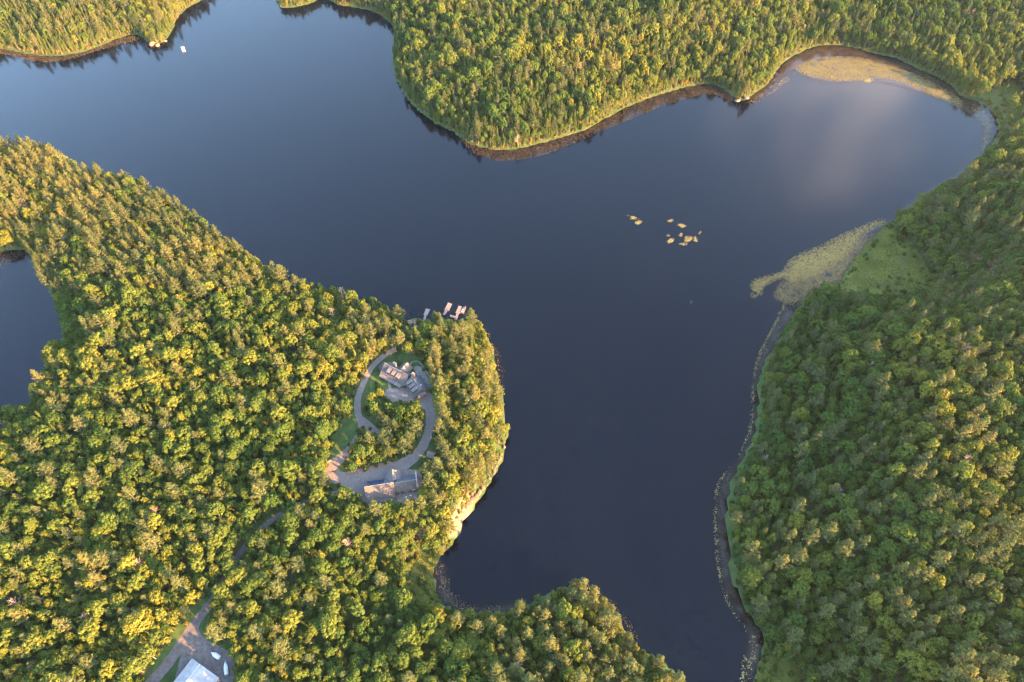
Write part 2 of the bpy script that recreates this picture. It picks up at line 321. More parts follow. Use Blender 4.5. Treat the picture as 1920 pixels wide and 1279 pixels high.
def np_mesh(name, V, Fq, smooth_shade=False, leaf=None):
    me = bpy.data.meshes.new(name); k = Fq.shape[1]
    me.vertices.add(len(V)); me.vertices.foreach_set('co', np.ascontiguousarray(V, np.float32).ravel())
    me.loops.add(Fq.size); me.loops.foreach_set('vertex_index', np.ascontiguousarray(Fq, np.int32).ravel())
    me.polygons.add(len(Fq)); me.polygons.foreach_set('loop_start', np.arange(len(Fq), dtype=np.int32) * k)
    me.polygons.foreach_set('use_smooth', np.full(len(Fq), smooth_shade))
    if leaf is not None:
        a = me.attributes.new('leaf', 'FLOAT', 'FACE'); a.data.foreach_set('value', np.ascontiguousarray(leaf, np.float32))
    me.update(calc_edges=True); return me

# ------------------------------------------------------------------ ground and water
xs = np.arange(-760, 761, 3.6); ys = np.arange(-40, 1081, 3.6)
V, Fq = grid_mesh(xs, ys, terrain)
link_mesh('ground', np_mesh('ground', V, Fq, True), 'forest_floor', None, kind='structure')
def far_ring():
    # hills going on beyond the surveyed land, out to the horizon
    x0, x1, y0, y1 = xs[0], xs[-1], ys[0], ys[-1]
    c = [(x0, y0), (x1, y0), (x1, y1), (x0, y1)]; k = 2400
    o = [(-k, -k), (k, -k), (k, k), (-k, k)]
    V = [(a, b, 11.0) for a, b in c] + [(a, b, 30.0) for a, b in o]
    structure('hills', V, [(i, (i + 1) % 4, 4 + (i + 1) % 4, 4 + i) for i in range(4)][::1], 'marsh')
far_ring()
link_mesh('lake', mesh_from('lake', [(-760, -40, 0), (760, -40, 0), (760, 1080, 0), (-760, 1080, 0)], [(0, 1, 2, 3)]), 'lake_water', None, kind='structure')

def strip(name, path, widths, z, mat):
    """a road ribbon; path in metres"""
    V, F = [], []
    for i, p in enumerate(path):
        t = path[min(i + 1, len(path) - 1)] - path[max(i - 1, 0)]; t = t / max(np.linalg.norm(t), 1e-6); nrm = np.array([-t[1], t[0]])
        w = np.interp(i / (len(path) - 1), np.linspace(0, 1, len(widths)), widths) / 2
        w *= 1 + 0.05 * math.sin(i * 2.1)
        a, b = p + nrm * w, p - nrm * w; V += [(a[0], a[1], z), (b[0], b[1], z)]
        if i: F.append((2 * i - 2, 2 * i - 1, 2 * i + 1, 2 * i))
    return structure(name, V, F, mat)
def sheet(name, px_poly, z, mat, n=3):
    P = smooth(ground(px_poly, z), n, True) if n > 1 else list(ground(px_poly, z))
    V = [Vector((p[0], p[1], z)) for p in P]
    return structure(name, V, [tuple(t) for t in tessellate_polygon([V])], mat)
G = lambda pts, z=PAD_Z: np.array(smooth(ground(pts, z), 5))
strip('road', ROAD, [4.0, 3.0, 3.2, 3.4, 4.2, 5.5, 6, 6], PAD_Z + 0.05, 'asphalt')
strip('driveway', G([(742, 655), (725, 664), (706, 679), (692, 697), (680, 722), (671, 748), (671, 775), (678, 793), (676, 812), (660, 838), (640, 858), (622, 874), (616, 888), (628, 899)]), [4.2, 4.0, 4.0, 4.2, 4.6, 5.5, 7.5, 9], PAD_Z + 0.066, 'gravel')
strip('driveway', G([(625, 892), (648, 899), (680, 893), (715, 885), (750, 874), (775, 858), (792, 838), (803, 812), (807, 788), (806, 765), (800, 748)]), [8.5, 9, 9, 8.5, 8, 6.2, 5.8, 5.8, 6.5, 8], PAD_Z + 0.074, 'gravel')
strip('driveway', G([(675, 785), (690, 798), (706, 812), (722, 822)]), [4.5, 5.5, 5, 4], PAD_Z + 0.082, 'gravel')
sheet('courtyard', [(719, 741), (728, 729), (745, 727), (765, 727), (780, 746), (797, 734), (812, 742), (816, 760), (800, 768), (780, 762), (755, 763), (735, 756)], PAD_Z + 0.090, 'gravel')
sheet('garage_apron', [(630, 897), (670, 890), (720, 884), (770, 880), (790, 890), (790, 940), (700, 945), (668, 930), (645, 915)], PAD_Z + 0.058, 'gravel')
sheet('yard', [(388, 1150), (372, 1178), (388, 1200), (412, 1212), (436, 1230), (440, 1262), (428, 1290), (380, 1320), (330, 1290), (340, 1225), (352, 1190), (362, 1170)], PAD_Z + 0.042, 'asphalt')
sheet('lawn', [(664, 770), (672, 795), (660, 830), (620, 866), (600, 870), (612, 830), (640, 790)], PAD_Z + 0.03, 'lawn')
sheet('lawn', [(700, 700), (720, 702), (748, 722), (730, 727), (716, 741), (705, 745), (694, 728)], PAD_Z + 0.03, 'lawn')
sheet('lawn', [(745, 668), (800, 652), (812, 690), (806, 720), (770, 690)], PAD_Z + 0.02, 'lawn')
sheet('planting_bed', [(646, 886), (680, 878), (715, 868), (735, 864), (728, 872), (700, 880), (660, 890)], PAD_Z + 0.10, 'mulch')
sheet('planting_bed', [(812, 745), (820, 742), (826, 765), (822, 790), (815, 785), (814, 765)], PAD_Z + 0.03, 'mulch')
sheet('grass_verge', [(390, 1120), (372, 1150), (345, 1190), (310, 1245), (285, 1262), (300, 1225), (335, 1170), (365, 1130)], PAD_Z + 0.03, 'lawn')
def marsh_sheet(name, m, mat='marsh'):
    st = 1.6; lo, hi = m.min(0) - 4, m.max(0) + 4; gx, gy = np.arange(lo[0], hi[0], st), np.arange(lo[1], hi[1], st)
    V, Fq = grid_mesh(gx, gy, lambda P: np.maximum(terrain(P) + 0.07, 0.14)); c = V[Fq][:, :, :2].mean(1)
    keep = (sdist(c, m) < 1.0 + 4.5 * vnoise(c[:, 0], c[:, 1], 10) + 1.5 * vnoise(c[:, 0], c[:, 1], 4)) & (shore_dist(c) > 0.4); Fq = Fq[keep]
    u, inv_ = np.unique(Fq, return_inverse=True)
    link_mesh(name, np_mesh(name, V[u], inv_.reshape(-1, 4), True), mat, None, kind='structure')
for i, m in enumerate(MARSH): marsh_sheet('meadow' if i == 0 else 'marsh', m)
LANDING = [(752, 601), (762, 596), (785, 598), (800, 602), (797, 612), (770, 614), (752, 610)]
marsh_sheet('landing', ground(LANDING, 1.0), 'mulch')

# ------------------------------------------------------------------ tree makers (shared shapes)
def leaf_quads(C, N, w, h, along=None, g=None):
    """one small leaf face at each centre C facing N"""
    g = g or npr
    n = N / np.maximum(np.linalg.norm(N, axis=1, keepdims=True), 1e-6)
    if along is None:
        a = np.cross(n, g.normal(size=n.shape))
    else:
        a = along - n * (along * n).sum(1, keepdims=True)
    a /= np.maximum(np.linalg.norm(a, axis=1, keepdims=True), 1e-6)
    b = np.cross(n, a); w = np.asarray(w)[:, None] / 2; h = np.asarray(h)[:, None] / 2
    k = g.uniform(0.55, 1.0, (len(C), 1))
    V = np.stack([C - a * w, C - b * h * k, C + a * w, C + b * h], 1).reshape(-1, 3)
    return V, np.arange(len(V)).reshape(-1, 4)
def unit(g, n):
    v = g.normal(size=(n, 3)); return v / np.linalg.norm(v, axis=1, keepdims=True)
def tree_broad(seed, h=15.0, r=4.6, nclump=26, per=62, slender=False):
    g = np.random.default_rng(seed); C, N, L = [], [], []
    cz, rz_ = h * 0.62, h * 0.36
    lob = g.uniform(0, 6.28, 3)
    for i in range(nclump):
        u = -0.35 + 1.32 * ((i + g.random()) / nclump); u = min(u, 0.98); a = i * 2.39996 + g.uniform(-0.4, 0.4)
        s = math.sqrt(max(0, 1 - u * u)); rr = r * (0.70 + 0.18 * math.sin(2 * a + lob[0]) + 0.13 * math.sin(3 * a + lob[1])) * g.uniform(0.8, 1.12)
        c = np.array([math.cos(a) * s * rr, math.sin(a) * s * rr, cz + u * rz_ * 0.86 * g.uniform(0.85, 1.1)])
        rc = r * g.uniform(0.15, 0.36); d = unit(g, per); d[:, 2] = np.abs(d[:, 2]) * 0.9 - 0.25 * (g.random(per) < 0.35)
        d /= np.linalg.norm(d, axis=1, keepdims=True)
        C.append(c + d * rc * g.uniform(0.6, 1.08, (per, 1))); N.append(d + 0.45 * unit(g, per) + np.array([0, 0, 0.15])); L.append(np.clip(g.normal(0.5, 0.2, per) + g.uniform(-0.15, 0.15), 0, 1))
    C = np.concatenate(C); N = np.concatenate(N); L = np.concatenate(L); n = len(C)
    w = g.uniform(0.55, 0.95, n); V, F = leaf_quads(C, N, w, w * 0.9, None, g)
    tk = MB().tube((0, 0, -0.6), (g.uniform(-.2, .2), g.uniform(-.2, .2), h * 0.45), 0.26, 0.18)
    for k in range(5):
        a = k * 1.256 + g.uniform(-.4, .4); tk.tube((0, 0, h * g.uniform(0.32, 0.44)), (math.cos(a) * r * 0.5, math.sin(a) * r * 0.5, h * g.uniform(0.6, 0.78)), 0.13, 0.05, 4)
    return (V, F, L), tk
def tree_pine(seed, h=20.0, R=4.3, whorls=12):
    g = np.random.default_rng(seed); C, N, A, L = [], [], [], []
    tk = MB().tube((0, 0, -0.6), (0, 0, h * 0.97), 0.3, 0.05)
    for k in range(whorls):
        t = k / (whorls - 1); z = h * (0.34 + 0.62 * t)
        ln = R * (1 - t ** 1.8) * (0.62 + 0.38 * min(1, t / 0.25)) + 0.7
        nb = int(g.integers(4, 7)); a0 = g.uniform(0, 6.28)
        for j in range(nb):
            if g.random() < 0.14: continue
            a = a0 + j * 6.283 / nb + g.uniform(-.3, .3); el = math.radians(g.uniform(4, 20) + 34 * t); l_ = ln * g.uniform(0.65, 1.18)
            d = np.array([math.cos(a) * math.cos(el), math.sin(a) * math.cos(el), math.sin(el)]); o = np.array([0, 0, z])
            side = np.array([-math.sin(a), math.cos(a), 0]); m = 15; s = g.uniform(0.28, 1.0, m)
            spread = (0.16 + 0.30 * np.sin(np.pi * np.clip((s - 0.15) / 0.95, 0, 1)))[:, None] * l_ * 0.46
            sd = g.uniform(-1, 1, (m, 1))
            c = o + d * (s[:, None] * l_) + side * sd * spread + np.array([0, 0, 1.0]) * g.uniform(-0.08, 0.38, (m, 1))
            C.append(c); A.append(d + side * sd * 0.9 + 0.25 * unit(g, m) + np.array([0, 0, 0.35])); N.append(np.array([0, 0, 0.75]) + 0.6 * d + 0.75 * unit(g, m)); L.append(np.clip(g.normal(0.5, 0.22, m), 0, 1))
            tk.tube(o, o + d * l_ * 0.8, 0.07, 0.03, 3)
    C, N, A, L = map(np.concatenate, (C, N, A, L)); n = len(C)
    V, F = leaf_quads(C, N, g.uniform(0.9, 1.5, n), g.uniform(0.38, 0.62, n), A, g)
    return (V, F, L), tk
def tree_spruce(seed, h=13.0, R=2.2, whorls=17):
    g = np.random.default_rng(seed); C, N, A, L = [], [], [], []
    tk = MB().tube((0, 0, -0.6), (0, 0, h * 0.96), 0.18, 0.03, 5)
    for k in range(whorls):
        t = k / (whorls - 1); z = h * (0.10 + 0.88 * t); ln = R * (1 - t) ** 0.85 * g.uniform(0.85, 1.12) + 0.16; nb = max(4, int(9 * (1 - t * 0.6)))
        for j in range(nb):
            a = j * 6.283 / nb + k * 0.7 + g.uniform(-.3, .3); d = np.array([math.cos(a), math.sin(a), -0.22 + 0.5 * t]); m = 5; s = g.uniform(0.35, 1.02, m)
            C.append(np.array([0, 0, z]) + d * (s[:, None] * ln) + 0.16 * unit(g, m)); A.append(np.tile(d, (m, 1)) + 0.4 * unit(g, m)); N.append(np.array([0, 0, 0.7]) + 0.8 * d + 0.5 * unit(g, m)); L.append(np.clip(g.normal(0.5, 0.22, m), 0, 1))
    C, N, A, L = map(np.concatenate, (C, N, A, L)); n = len(C)
    V, F = leaf_quads(C, N, g.uniform(0.6, 1.0, n), g.uniform(0.4, 0.65, n), A, g)
    return (V, F, L), tk
def tree_dead(seed, h=15.0):
    g = np.random.default_rng(seed); lean = np.array([g.uniform(-1.2, 1.2), g.uniform(-1.2, 1.2)])
    tk = MB().tube((0, 0, -0.6), (lean[0], lean[1], h), 0.3, 0.06); br = MB()
    for k in range(34):
        t = g.uniform(0.35, 0.98); a = g.uniform(0, 6.28); o = np.array([lean[0] * t, lean[1] * t, h * t]); l_ = (3.6 * (1 - t) + 1.2) * g.uniform(0.7, 1.2)
        e = o + np.array([math.cos(a) * l_, math.sin(a) * l_, l_ * g.uniform(0.1, 0.6)]); br.tube(o, e, 0.11, 0.035, 3)
        for q in range(2):
            b = a + g.uniform(-0.9, 0.9); m = o + (e - o) * g.uniform(0.4, 0.8); br.tube(m, m + np.array([math.cos(b), math.sin(b), g.uniform(0.1, 0.7)]) * l_ * 0.45, 0.06, 0.025, 3)
    return br, tk
def shrub_shape(seed, h=1.7, r=1.3, n=110):
    g = np.random.default_rng(seed); d = unit(g, n); d[:, 2] = np.abs(d[:, 2])
    C = d * np.array([r, r, h]) * g.uniform(0.55, 1.0, (n, 1)); w = g.uniform(0.4, 0.75, n)
    V, F = leaf_quads(C, d + 0.6 * unit(g, n), w, w * 0.8, None, g)
    return V, F, np.clip(g.normal(0.5, 0.22, n), 0, 1)

KINDS = {}
PROTO = {}
def register(kind, shapes, leafmat, barkmat='bark'):
    KINDS[kind] = []; pc = bpy.data.collections.new(kind + '_shapes'); PROTO[kind] = pc
    for i, (crown, tk) in enumerate(shapes):
        tm = mesh_from('trunk', tk.V, tk.F); tm.materials.append(MATS[barkmat])
        if isinstance(crown, MB):
            cm = mesh_from('branches', crown.V, crown.F); cm.materials.append(MATS[leafmat])
        else:
            cm = np_mesh('crown', crown[0], crown[1], False, crown[2]); cm.materials.append(MATS[leafmat])
        KINDS[kind].append((tm, cm))
        # joined copy for the far wood
        bm = bmesh.new(); bm.from_mesh(tm); nt = len(bm.faces); bm.from_mesh(cm)
        bm.faces.ensure_lookup_table()
        for f in bm.faces[nt:]: f.material_index = 1
        jm = bpy.data.meshes.new(kind + '_shape'); bm.to_mesh(jm); bm.free()
        jm.materials.append(MATS[barkmat]); jm.materials.append(MATS[leafmat])
        o = bpy.data.objects.new('%s_shape_%02d' % (kind, i), jm); pc.objects.link(o)
register('broadleaf_tree', [tree_broad(s, 15, r, nc, per) for s, r, nc, per in ((1, 4.6, 38, 46), (2, 5.4, 50, 44), (3, 4.2, 34, 44), (4, 3.7, 30, 44), (5, 5.0, 44, 44), (6, 4.4, 30, 54), (7, 3.2, 26, 44), (8, 4.8, 26, 60), (9, 4.0, 42, 40))], 'broadleaf')
register('pine_tree', [tree_pine(s, 20, r, w) for s, r, w in ((11, 4.3, 12), (12, 3.7, 11), (13, 4.8, 13), (14, 3.3, 12), (15, 4.2, 10))], 'pine')
register('spruce_tree', [tree_spruce(s, 13, r, w) for s, r, w in ((21, 2.3, 17), (22, 1.8, 16), (23, 2.7, 18), (24, 2.0, 15))], 'spruce')
register('dead_tree', [tree_dead(s, h) for s, h in ((31, 15), (32, 13), (33, 16))], 'deadwood', 'deadwood')

# ------------------------------------------------------------------ where the trees stand
OPEN_PX = [  # what must stay open to view: no trunk here, and no crown leaning over it
    ([(738, 655), (718, 664), (700, 678), (686, 697), (672, 722), (662, 750), (663, 778), (672, 795), (688, 800), (706, 808), (712, 800), (692, 788), (684, 775), (682, 752), (690, 728), (702, 712),
      (720, 735), (728, 752), (760, 752), (792, 752), (797, 790), (792, 815), (780, 840), (760, 858), (735, 866), (700, 880), (648, 890), (642, 868), (660, 842), (648, 840), (615, 868), (606, 885),
      (622, 905), (650, 912), (668, 922), (682, 938), (720, 938), (775, 932), (783, 912), (782, 895), (778, 880), (800, 850), (812, 815), (816, 770), (814, 740), (806, 705), (785, 690), (800, 668), (770, 668)], 1.0),
    ([(640, 790), (668, 770), (676, 795), (650, 835), (625, 862), (632, 830)], 1.0),
    ([(388, 1128), (398, 1140), (380, 1170), (365, 1185), (395, 1206), (430, 1222), (432, 1262), (420, 1279), (330, 1279), (345, 1238), (362, 1218), (352, 1208), (325, 1240), (300, 1279), (280, 1279), (325, 1205), (355, 1165)], 1.0),
    ([(520, 958), (530, 972), (508, 990), (492, 985)], 1.0), ([(446, 1030), (456, 1040), (444, 1055), (436, 1048)], 1.0),
    ([(800, 836), (822, 836), (820, 858), (800, 860)], 1.0),
    ([(1672, 440), (1700, 460), (1735, 492), (1742, 515), (1718, 545), (1680, 548), (1620, 546), (1580, 535), (1640, 450)], 1.0),
    ([(800, 1050), (820, 1055), (812, 1090), (820, 1130), (800, 1130), (785, 1100)], 1.0),
    ([(1435, 1215), (1470, 1245), (1490, 1279), (1400, 1279), (1420, 1240)], 1.0),
    ([(1838, 180), (1870, 178), (1890, 215), (1875, 238), (1850, 200)], 1.0),
    ([(755, 602), (765, 594), (790, 597), (792, 606), (770, 608)], 1.0), ([(780, 600), (798, 575), (812, 578), (806, 598)], 1.0), ([(826, 592), (836, 565), (882, 570), (872, 594), (858, 604), (840, 596)], 1.0),
    ([(852, 978), (888, 936), (902, 928), (890, 948), (866, 982)], 1.0),
]
BLD = [ground(p, PAD_Z) for p in ([(712, 692), (735, 672), (770, 685), (800, 705), (812, 740), (790, 760), (755, 735), (712, 715)], [(676, 905), (740, 885), (785, 895), (790, 935), (690, 955)], [(330, 1240), (362, 1238), (440, 1279), (430, 1340), (280, 1340)])]
def place_trees():
    # candidates over the land in view and a margin round it
    N = 150000
    P = np.column_stack([npr.uniform(-740, 740, N), npr.uniform(20, 960, N)])
    px, py = pix(P[:, 0], P[:, 1], 12.0)
    keep = (px > -130) & (px < 2190) & (py > -120) & (py < 1420)
    P = P[keep]
    d = shore_dist(P); P, d = P[d > 0.8], d[d > 0.8]
    z = terrain(P, d); px, py = pix(P[:, 0], P[:, 1], z)
    bad = seg_dist(P, ROAD, False) < np.where((px > 420) & (py < 1120), 1.9, 3.6)
    for b in BLD: bad |= sdist(P, b) < 2.0
    bad |= (sdist(P, MARSH[0]) < 1.5) | (sdist(P, MARSH[2]) < 1.0) | (sdist(P, MARSH[1]) < 0) | ((sdist(P, MARSH[3]) < 0) & (npr.random(len(P)) < 0.9))
    P, d, z, px, py = P[~bad], d[~bad], z[~bad], px[~bad], py[~bad]
    cell = {}; out = []
    nz = vnoise(P[:, 0], P[:, 1], 34); nt = vnoise(P[:, 0] + 500, P[:, 1] - 300, 55)
    polys = [np.array(p, float) for p, _ in OPEN_PX]
    boxes = [(p[:, 0].min() - 5, p[:, 0].max() + 5, p[:, 1].min() - 5, p[:, 1].max() + 70) for p in polys]
    for i in range(len(P)):
        x, y = P[i]; u, v = px[i], py[i]; di = d[i]
        # what grows here
        top = v < 330 and u > 600
        if v < 130 and u < 620: pw = (0.34, 0.20, 0.46)
        elif top and u > 1420: pw = (0.66, 0.10, 0.24)
        elif top: pw = (0.68, 0.22, 0.10) if di > 16 else (0.42, 0.16, 0.42)
        elif u < 560 and v < 560: pw = (0.32, 0.66, 0.02)
        elif 930 < u < 1330 and v > 1060: pw = (0.28, 0.70, 0.02)
        elif 690 < u < 960 and v < 1000: pw = (0.50, 0.48, 0.02)
        elif u > 1380: pw = (0.68, 0.30, 0.02) if v < 900 else (0.62, 0.36, 0.02)
        else: pw = (0.83, 0.155, 0.015)
        q = rnd.random() + nz[i] * 0.16
        if rnd.random() < 0.004: kind = 'dead_tree'
        else: kind = 'broadleaf_tree' if q < pw[0] else ('pine_tree' if q < pw[0] + pw[1] else 'spruce_tree')
        edge = min(1.0, 0.68 + di / 24.0)
        if kind == 'broadleaf_tree': s = (0.46 + 0.86 * rnd.random() ** 1.35) * (1.02 if top else 1) * edge; hz = (0.35 + 0.65 * s) * rnd.uniform(0.78, 1.18) * (1.15 if top else 1); H, R = 15 * hz, 4.3 * s
        elif kind == 'pine_tree': s = rnd.uniform(0.62, 1.2) * (0.95 if top else 1) * (0.75 + 0.25 * edge); hz = s * rnd.uniform(0.92, 1.16); H, R = 20 * hz, 3.6 * s
        elif kind == 'spruce_tree': s = rnd.uniform(0.7, 1.3) * edge; hz = s * rnd.uniform(0.9, 1.2); H, R = 13 * hz, 2.1 * s
        else: s = rnd.uniform(0.7, 1.1); hz = s; H, R = 15 * hz, 2.4
        gap = R * (1.08 if not top else (1.05 if di > 14 else 0.9))
        if di < 0.35 * R: continue
        c = (int(x // 8), int(y // 8)); ok = True
        for a in (-1, 0, 1):
            for b in (-1, 0, 1):
                for (X, Y, g2) in cell.get((c[0] + a, c[1] + b), ()):
                    if (X - x) ** 2 + (Y - y) ** 2 < (0.5 * (gap + g2) * 1.16) ** 2: ok = False; break
                if not ok: break
            if not ok: break
        if not ok: continue
        near = [k for k, b in enumerate(boxes) if b[0] - 20 < u < b[1] + 20 and b[2] < v < b[3]]
        if near:
            pts = []
            for f in (0.0, 0.35, 0.5, 0.65, 0.8, 0.95):
                a, b = pix(x, y, z[i] + H * f); pts.append((a, b))
                if f > 0.3:
                    rr = R * 0.55 * (1.0 if f < 0.8 else 0.5) / 0.36
                    pts += [(a - rr, b), (a + rr, b), (a, b - rr * 0.6)]
            pts = np.array(pts)
            if any(inside(pts, polys[k]).any() for k in near): continue
        cell.setdefault(c, []).append((x, y, gap))
        t = 0.42 + 0.34 * nt[i] + rnd.gauss(0, 0.13)
        if rnd.random() < 0.02: t = rnd.uniform(0.75, 0.9)
        out.append(dict(kind=kind, x=x, y=y, z=z[i], s=s, hz=hz, rz=rnd.uniform(0, 6.283), v=rnd.randrange(len(KINDS[kind])), tint=min(0.90, max(0.02, t)), H=H, R=R, px=u, py=v, d=di))
    return out
TREES = place_trees()
def young_growth():
    """small trees closing the gaps under the canopy"""
    cell = {}
    for t in TREES: cell.setdefault((int(t['x'] // 8), int(t['y'] // 8)), []).append((t['x'], t['y'], t['R']))
    N = 110000; P = np.column_stack([npr.uniform(-640, 640, N), npr.uniform(40, 880, N)]); px, py = pix(P[:, 0], P[:, 1], 12.0)
    P = P[(px > -60) & (px < 1990) & (py > -60) & (py < 1350)]; d = shore_dist(P); P, d = P[d > 1.3], d[d > 1.3]
    bad = (seg_dist(P, ROAD, False) < np.where(P[:, 1] > 128.0, 1.7, 3.4)) | (sdist(P, YARD_POLY) < 1.5)
    for b in BLD: bad |= sdist(P, b) < 2.0
    for m in MARSH: bad |= sdist(P, m) < 2.0
    P, d = P[~bad], d[~bad]; z = terrain(P, d); px, py = pix(P[:, 0], P[:, 1], z); polys = [np.array(p, float) for p, _ in OPEN_PX]
    _, pt = pix(P[:, 0], P[:, 1], z + 7.0); ok = np.ones(len(P), bool)
    for p in polys:
        for ox in (-9, 0, 9): ok &= ~inside(np.column_stack([px + ox, py]), p) & ~inside(np.column_stack([px + ox, pt]), p) & ~inside(np.column_stack([px + ox, pt - 5]), p) & ~inside(np.column_stack([px + ox, (py + pt) / 2]), p)
    out = []
    for (x, y), zz, o, u, v, dd in zip(P, z, ok, px, py, d):
        if not o: continue
        c = (int(x // 8), int(y // 8)); s = rnd.uniform(0.38, 0.66); R = 4.3 * s
        if any((X - x) ** 2 + (Y - y) ** 2 < (0.46 * (R + r)) ** 2 for a in (-1, 0, 1) for b in (-1, 0, 1) for X, Y, r in cell.get((c[0] + a, c[1] + b), ())): continue
        cell.setdefault(c, []).append((x, y, R)); hz = s * rnd.uniform(0.9, 1.25)
        out.append(dict(kind='broadleaf_tree', x=x, y=y, z=zz, s=s, hz=hz, rz=rnd.uniform(0, 6.28), v=rnd.randrange(9), tint=min(0.9, max(0.02, 0.42 + rnd.gauss(0, 0.17))), H=15 * hz, R=R, px=u, py=v, d=dd))
    return out
TREES += young_growth()
print('TREES', len(TREES), {k: sum(t['kind'] == k for t in TREES) for k in KINDS})

ORD = ['nearest', 'second nearest', 'third nearest', 'fourth nearest', 'fifth nearest', 'sixth nearest', 'seventh nearest', 'eighth nearest', 'ninth nearest', 'tenth nearest', 'eleventh nearest', 'twelfth nearest', 'thirteenth nearest', 'fourteenth nearest']
LAND = [((805, 850), 'the little storage hut'), ((700, 925), 'the left gable of the garage'), ((780, 905), 'the right end of the garage'), ((612, 885), 'the driveway corner'), ((500, 985), 'the upper road gap in the woods'),
    ((395, 1130), 'the road end under the dead tree'), ((405, 1228), 'the shorter wrapped boat'), ((424, 1255), 'the longer wrapped boat'), ((345, 1262), 'the white shed roof'), ((285, 1275), 'the lower end of the road'),
    ((815, 1090), 'the marsh beside the cove'), ((900, 1155), 'the bottom of the cove'), ((1070, 1105), 'the tip of the pine point'), ((1190, 1210), 'the right shore of the pine point'), ((1265, 1265), 'the lowest shore of the pine point'),
    ((1435, 1215), 'the grassy corner of the right bank'), ((1372, 1000), 'the bulge of the right bank'), ((1425, 760), 'the straight stretch of the right bank'), ((870, 965), 'the bare rock of the cliff'), ((945, 830), 'the sharp shoulder of the cliff'),
    ((730, 800), 'the middle of the driveway loop'), ((0, 1279), 'the lower left corner'), ((1919, 1279), 'the lower right corner'), ((650, 1279), 'the bottom edge below the garage'), ((1650, 1279), 'the bottom edge right of the lake'),
    ((1919, 1000), 'the right edge level with the bank bulge'), ((0, 1000), 'the left edge below the pond'), ((795, 600), 'the small grey dock'), ((862, 592), 'the dock with the boat slip'), ((760, 700), 'the house'), ((330, 1279), 'the bottom edge at the shed'), ((0, 760), 'the lower end of the small pond'), ((112, 640), 'the right shore of the small pond'), ((60, 475), 'the upper end of the small pond'), ((1742, 520), 'the right corner of the green meadow'), ((1919, 700), 'the middle of the right edge'), ((300, 400), 'the shore across from the far left point')]
LANDG = [(np.array(at(*p, 6)), t) for p, t in LAND]
REGION = [(lambda u, v: 690 < u < 960 and v < 1000, 'on the rocky headland round the house'), (lambda u, v: u > 1330, 'on the slope above the right bank'), (lambda u, v: v < 340 and u > 600, 'on the far peninsula'),
    (lambda u, v: v < 200, 'on the far shore in the upper left'), (lambda u, v: u > 880 and v > 1050, 'on the pine point'), (lambda u, v: v < 620, 'on the ridge beside the small pond'), (lambda u, v: u > 560, 'in the wood between garage and cove'), (lambda u, v: True, 'in the wood along the road')]
def region(t):
    for f, s in REGION:
        if f(t['px'], t['py']): return s
def look(t):
    if t['kind'] == 'dead_tree': return 'bare grey dead tree'
    c = 'deep green' if t['tint'] < 0.3 else 'green' if t['tint'] < 0.55 else 'yellow-green' if t['tint'] < 0.86 else 'yellow'
    n = {'broadleaf_tree': 'round-crowned broadleaf tree', 'pine_tree': 'plumed pine tree', 'spruce_tree': 'narrow pointed spruce tree'}[t['kind']]
    return c + ' ' + n
def plant_all():
    for kind, shapes in KINDS.items():
        ts = [t for t in TREES if t['kind'] == kind]
        def shown(t):
            u, v = pix(t['x'], t['y'], t['z'] + t['H'] * 0.8)
            return 0 < u < 1920 and 0 < v < 1279
        vis = [t for t in ts if shown(t)]
        size = lambda t: t['R'] * t['R'] * t['H'] ** 0.5 / (t['y'] * _F[1] + (t['z'] - CAM_H) * _F[2]) ** 2
        vis.sort(key=size, reverse=True)
        single = vis[:298]; ids = {id(t) for t in single}
        # a label of its own where a landmark singles the tree out
        taken = {}
        for t in single: t['best'] = []
        for li, (g, txt) in enumerate(LANDG):
            r = sorted(single, key=lambda t: (t['x'] - g[0]) ** 2 + (t['y'] - g[1]) ** 2)
            for k in range(min(len(ORD), len(r))):
                r[k]['best'].append((k, txt))
        short = {'broadleaf_tree': 'broadleaf tree', 'pine_tree': 'pine tree', 'spruce_tree': 'spruce tree', 'dead_tree': 'dead tree'}[kind]
        for t in single:
            e = bpy.data.objects.new(kind, None); COL.objects.link(e); e.location = (t['x'], t['y'], t['z']); e.rotation_euler = (0, 0, t['rz']); e.scale = (t['s'], t['s'], t['hz']); e.empty_display_size = 1
            e['category'] = 'tree'; e['group'] = short + 's ' + region(t)
            if t['best']:
                k, txt = min(t['best']); e['label'] = '%s, %s to %s' % (look(t).replace('round-crowned ', '').replace('narrow pointed ', '').replace('plumed ', ''), ORD[k], txt)
            else: e['label'] = '%s %s' % (look(t), region(t))
            tm, cm = shapes[t['v']]
            for me, nm in ((tm, 'trunk'), (cm, 'branches' if kind == 'dead_tree' else 'crown')):
                o = bpy.data.objects.new(nm, me); COL.objects.link(o); o.parent = e; o['tint'] = float(t['tint'])
        rest = [t for t in ts if id(t) not in ids]
        if rest: scatter({'broadleaf_tree': 'broadleaf_wood', 'pine_tree': 'pine_wood', 'spruce_tree': 'spruce_wood', 'dead_tree': 'dead_wood'}[kind], rest, PROTO[kind],
                         {'broadleaf_tree': 'mass of green broadleaf trees covering the hills round the lake', 'pine_tree': 'mass of plumed pines scattered through the woods', 'spruce_tree': 'mass of pointed spruces along the far shores', 'dead_tree': 'bare grey snags scattered in the far woods'}[kind], 'trees')
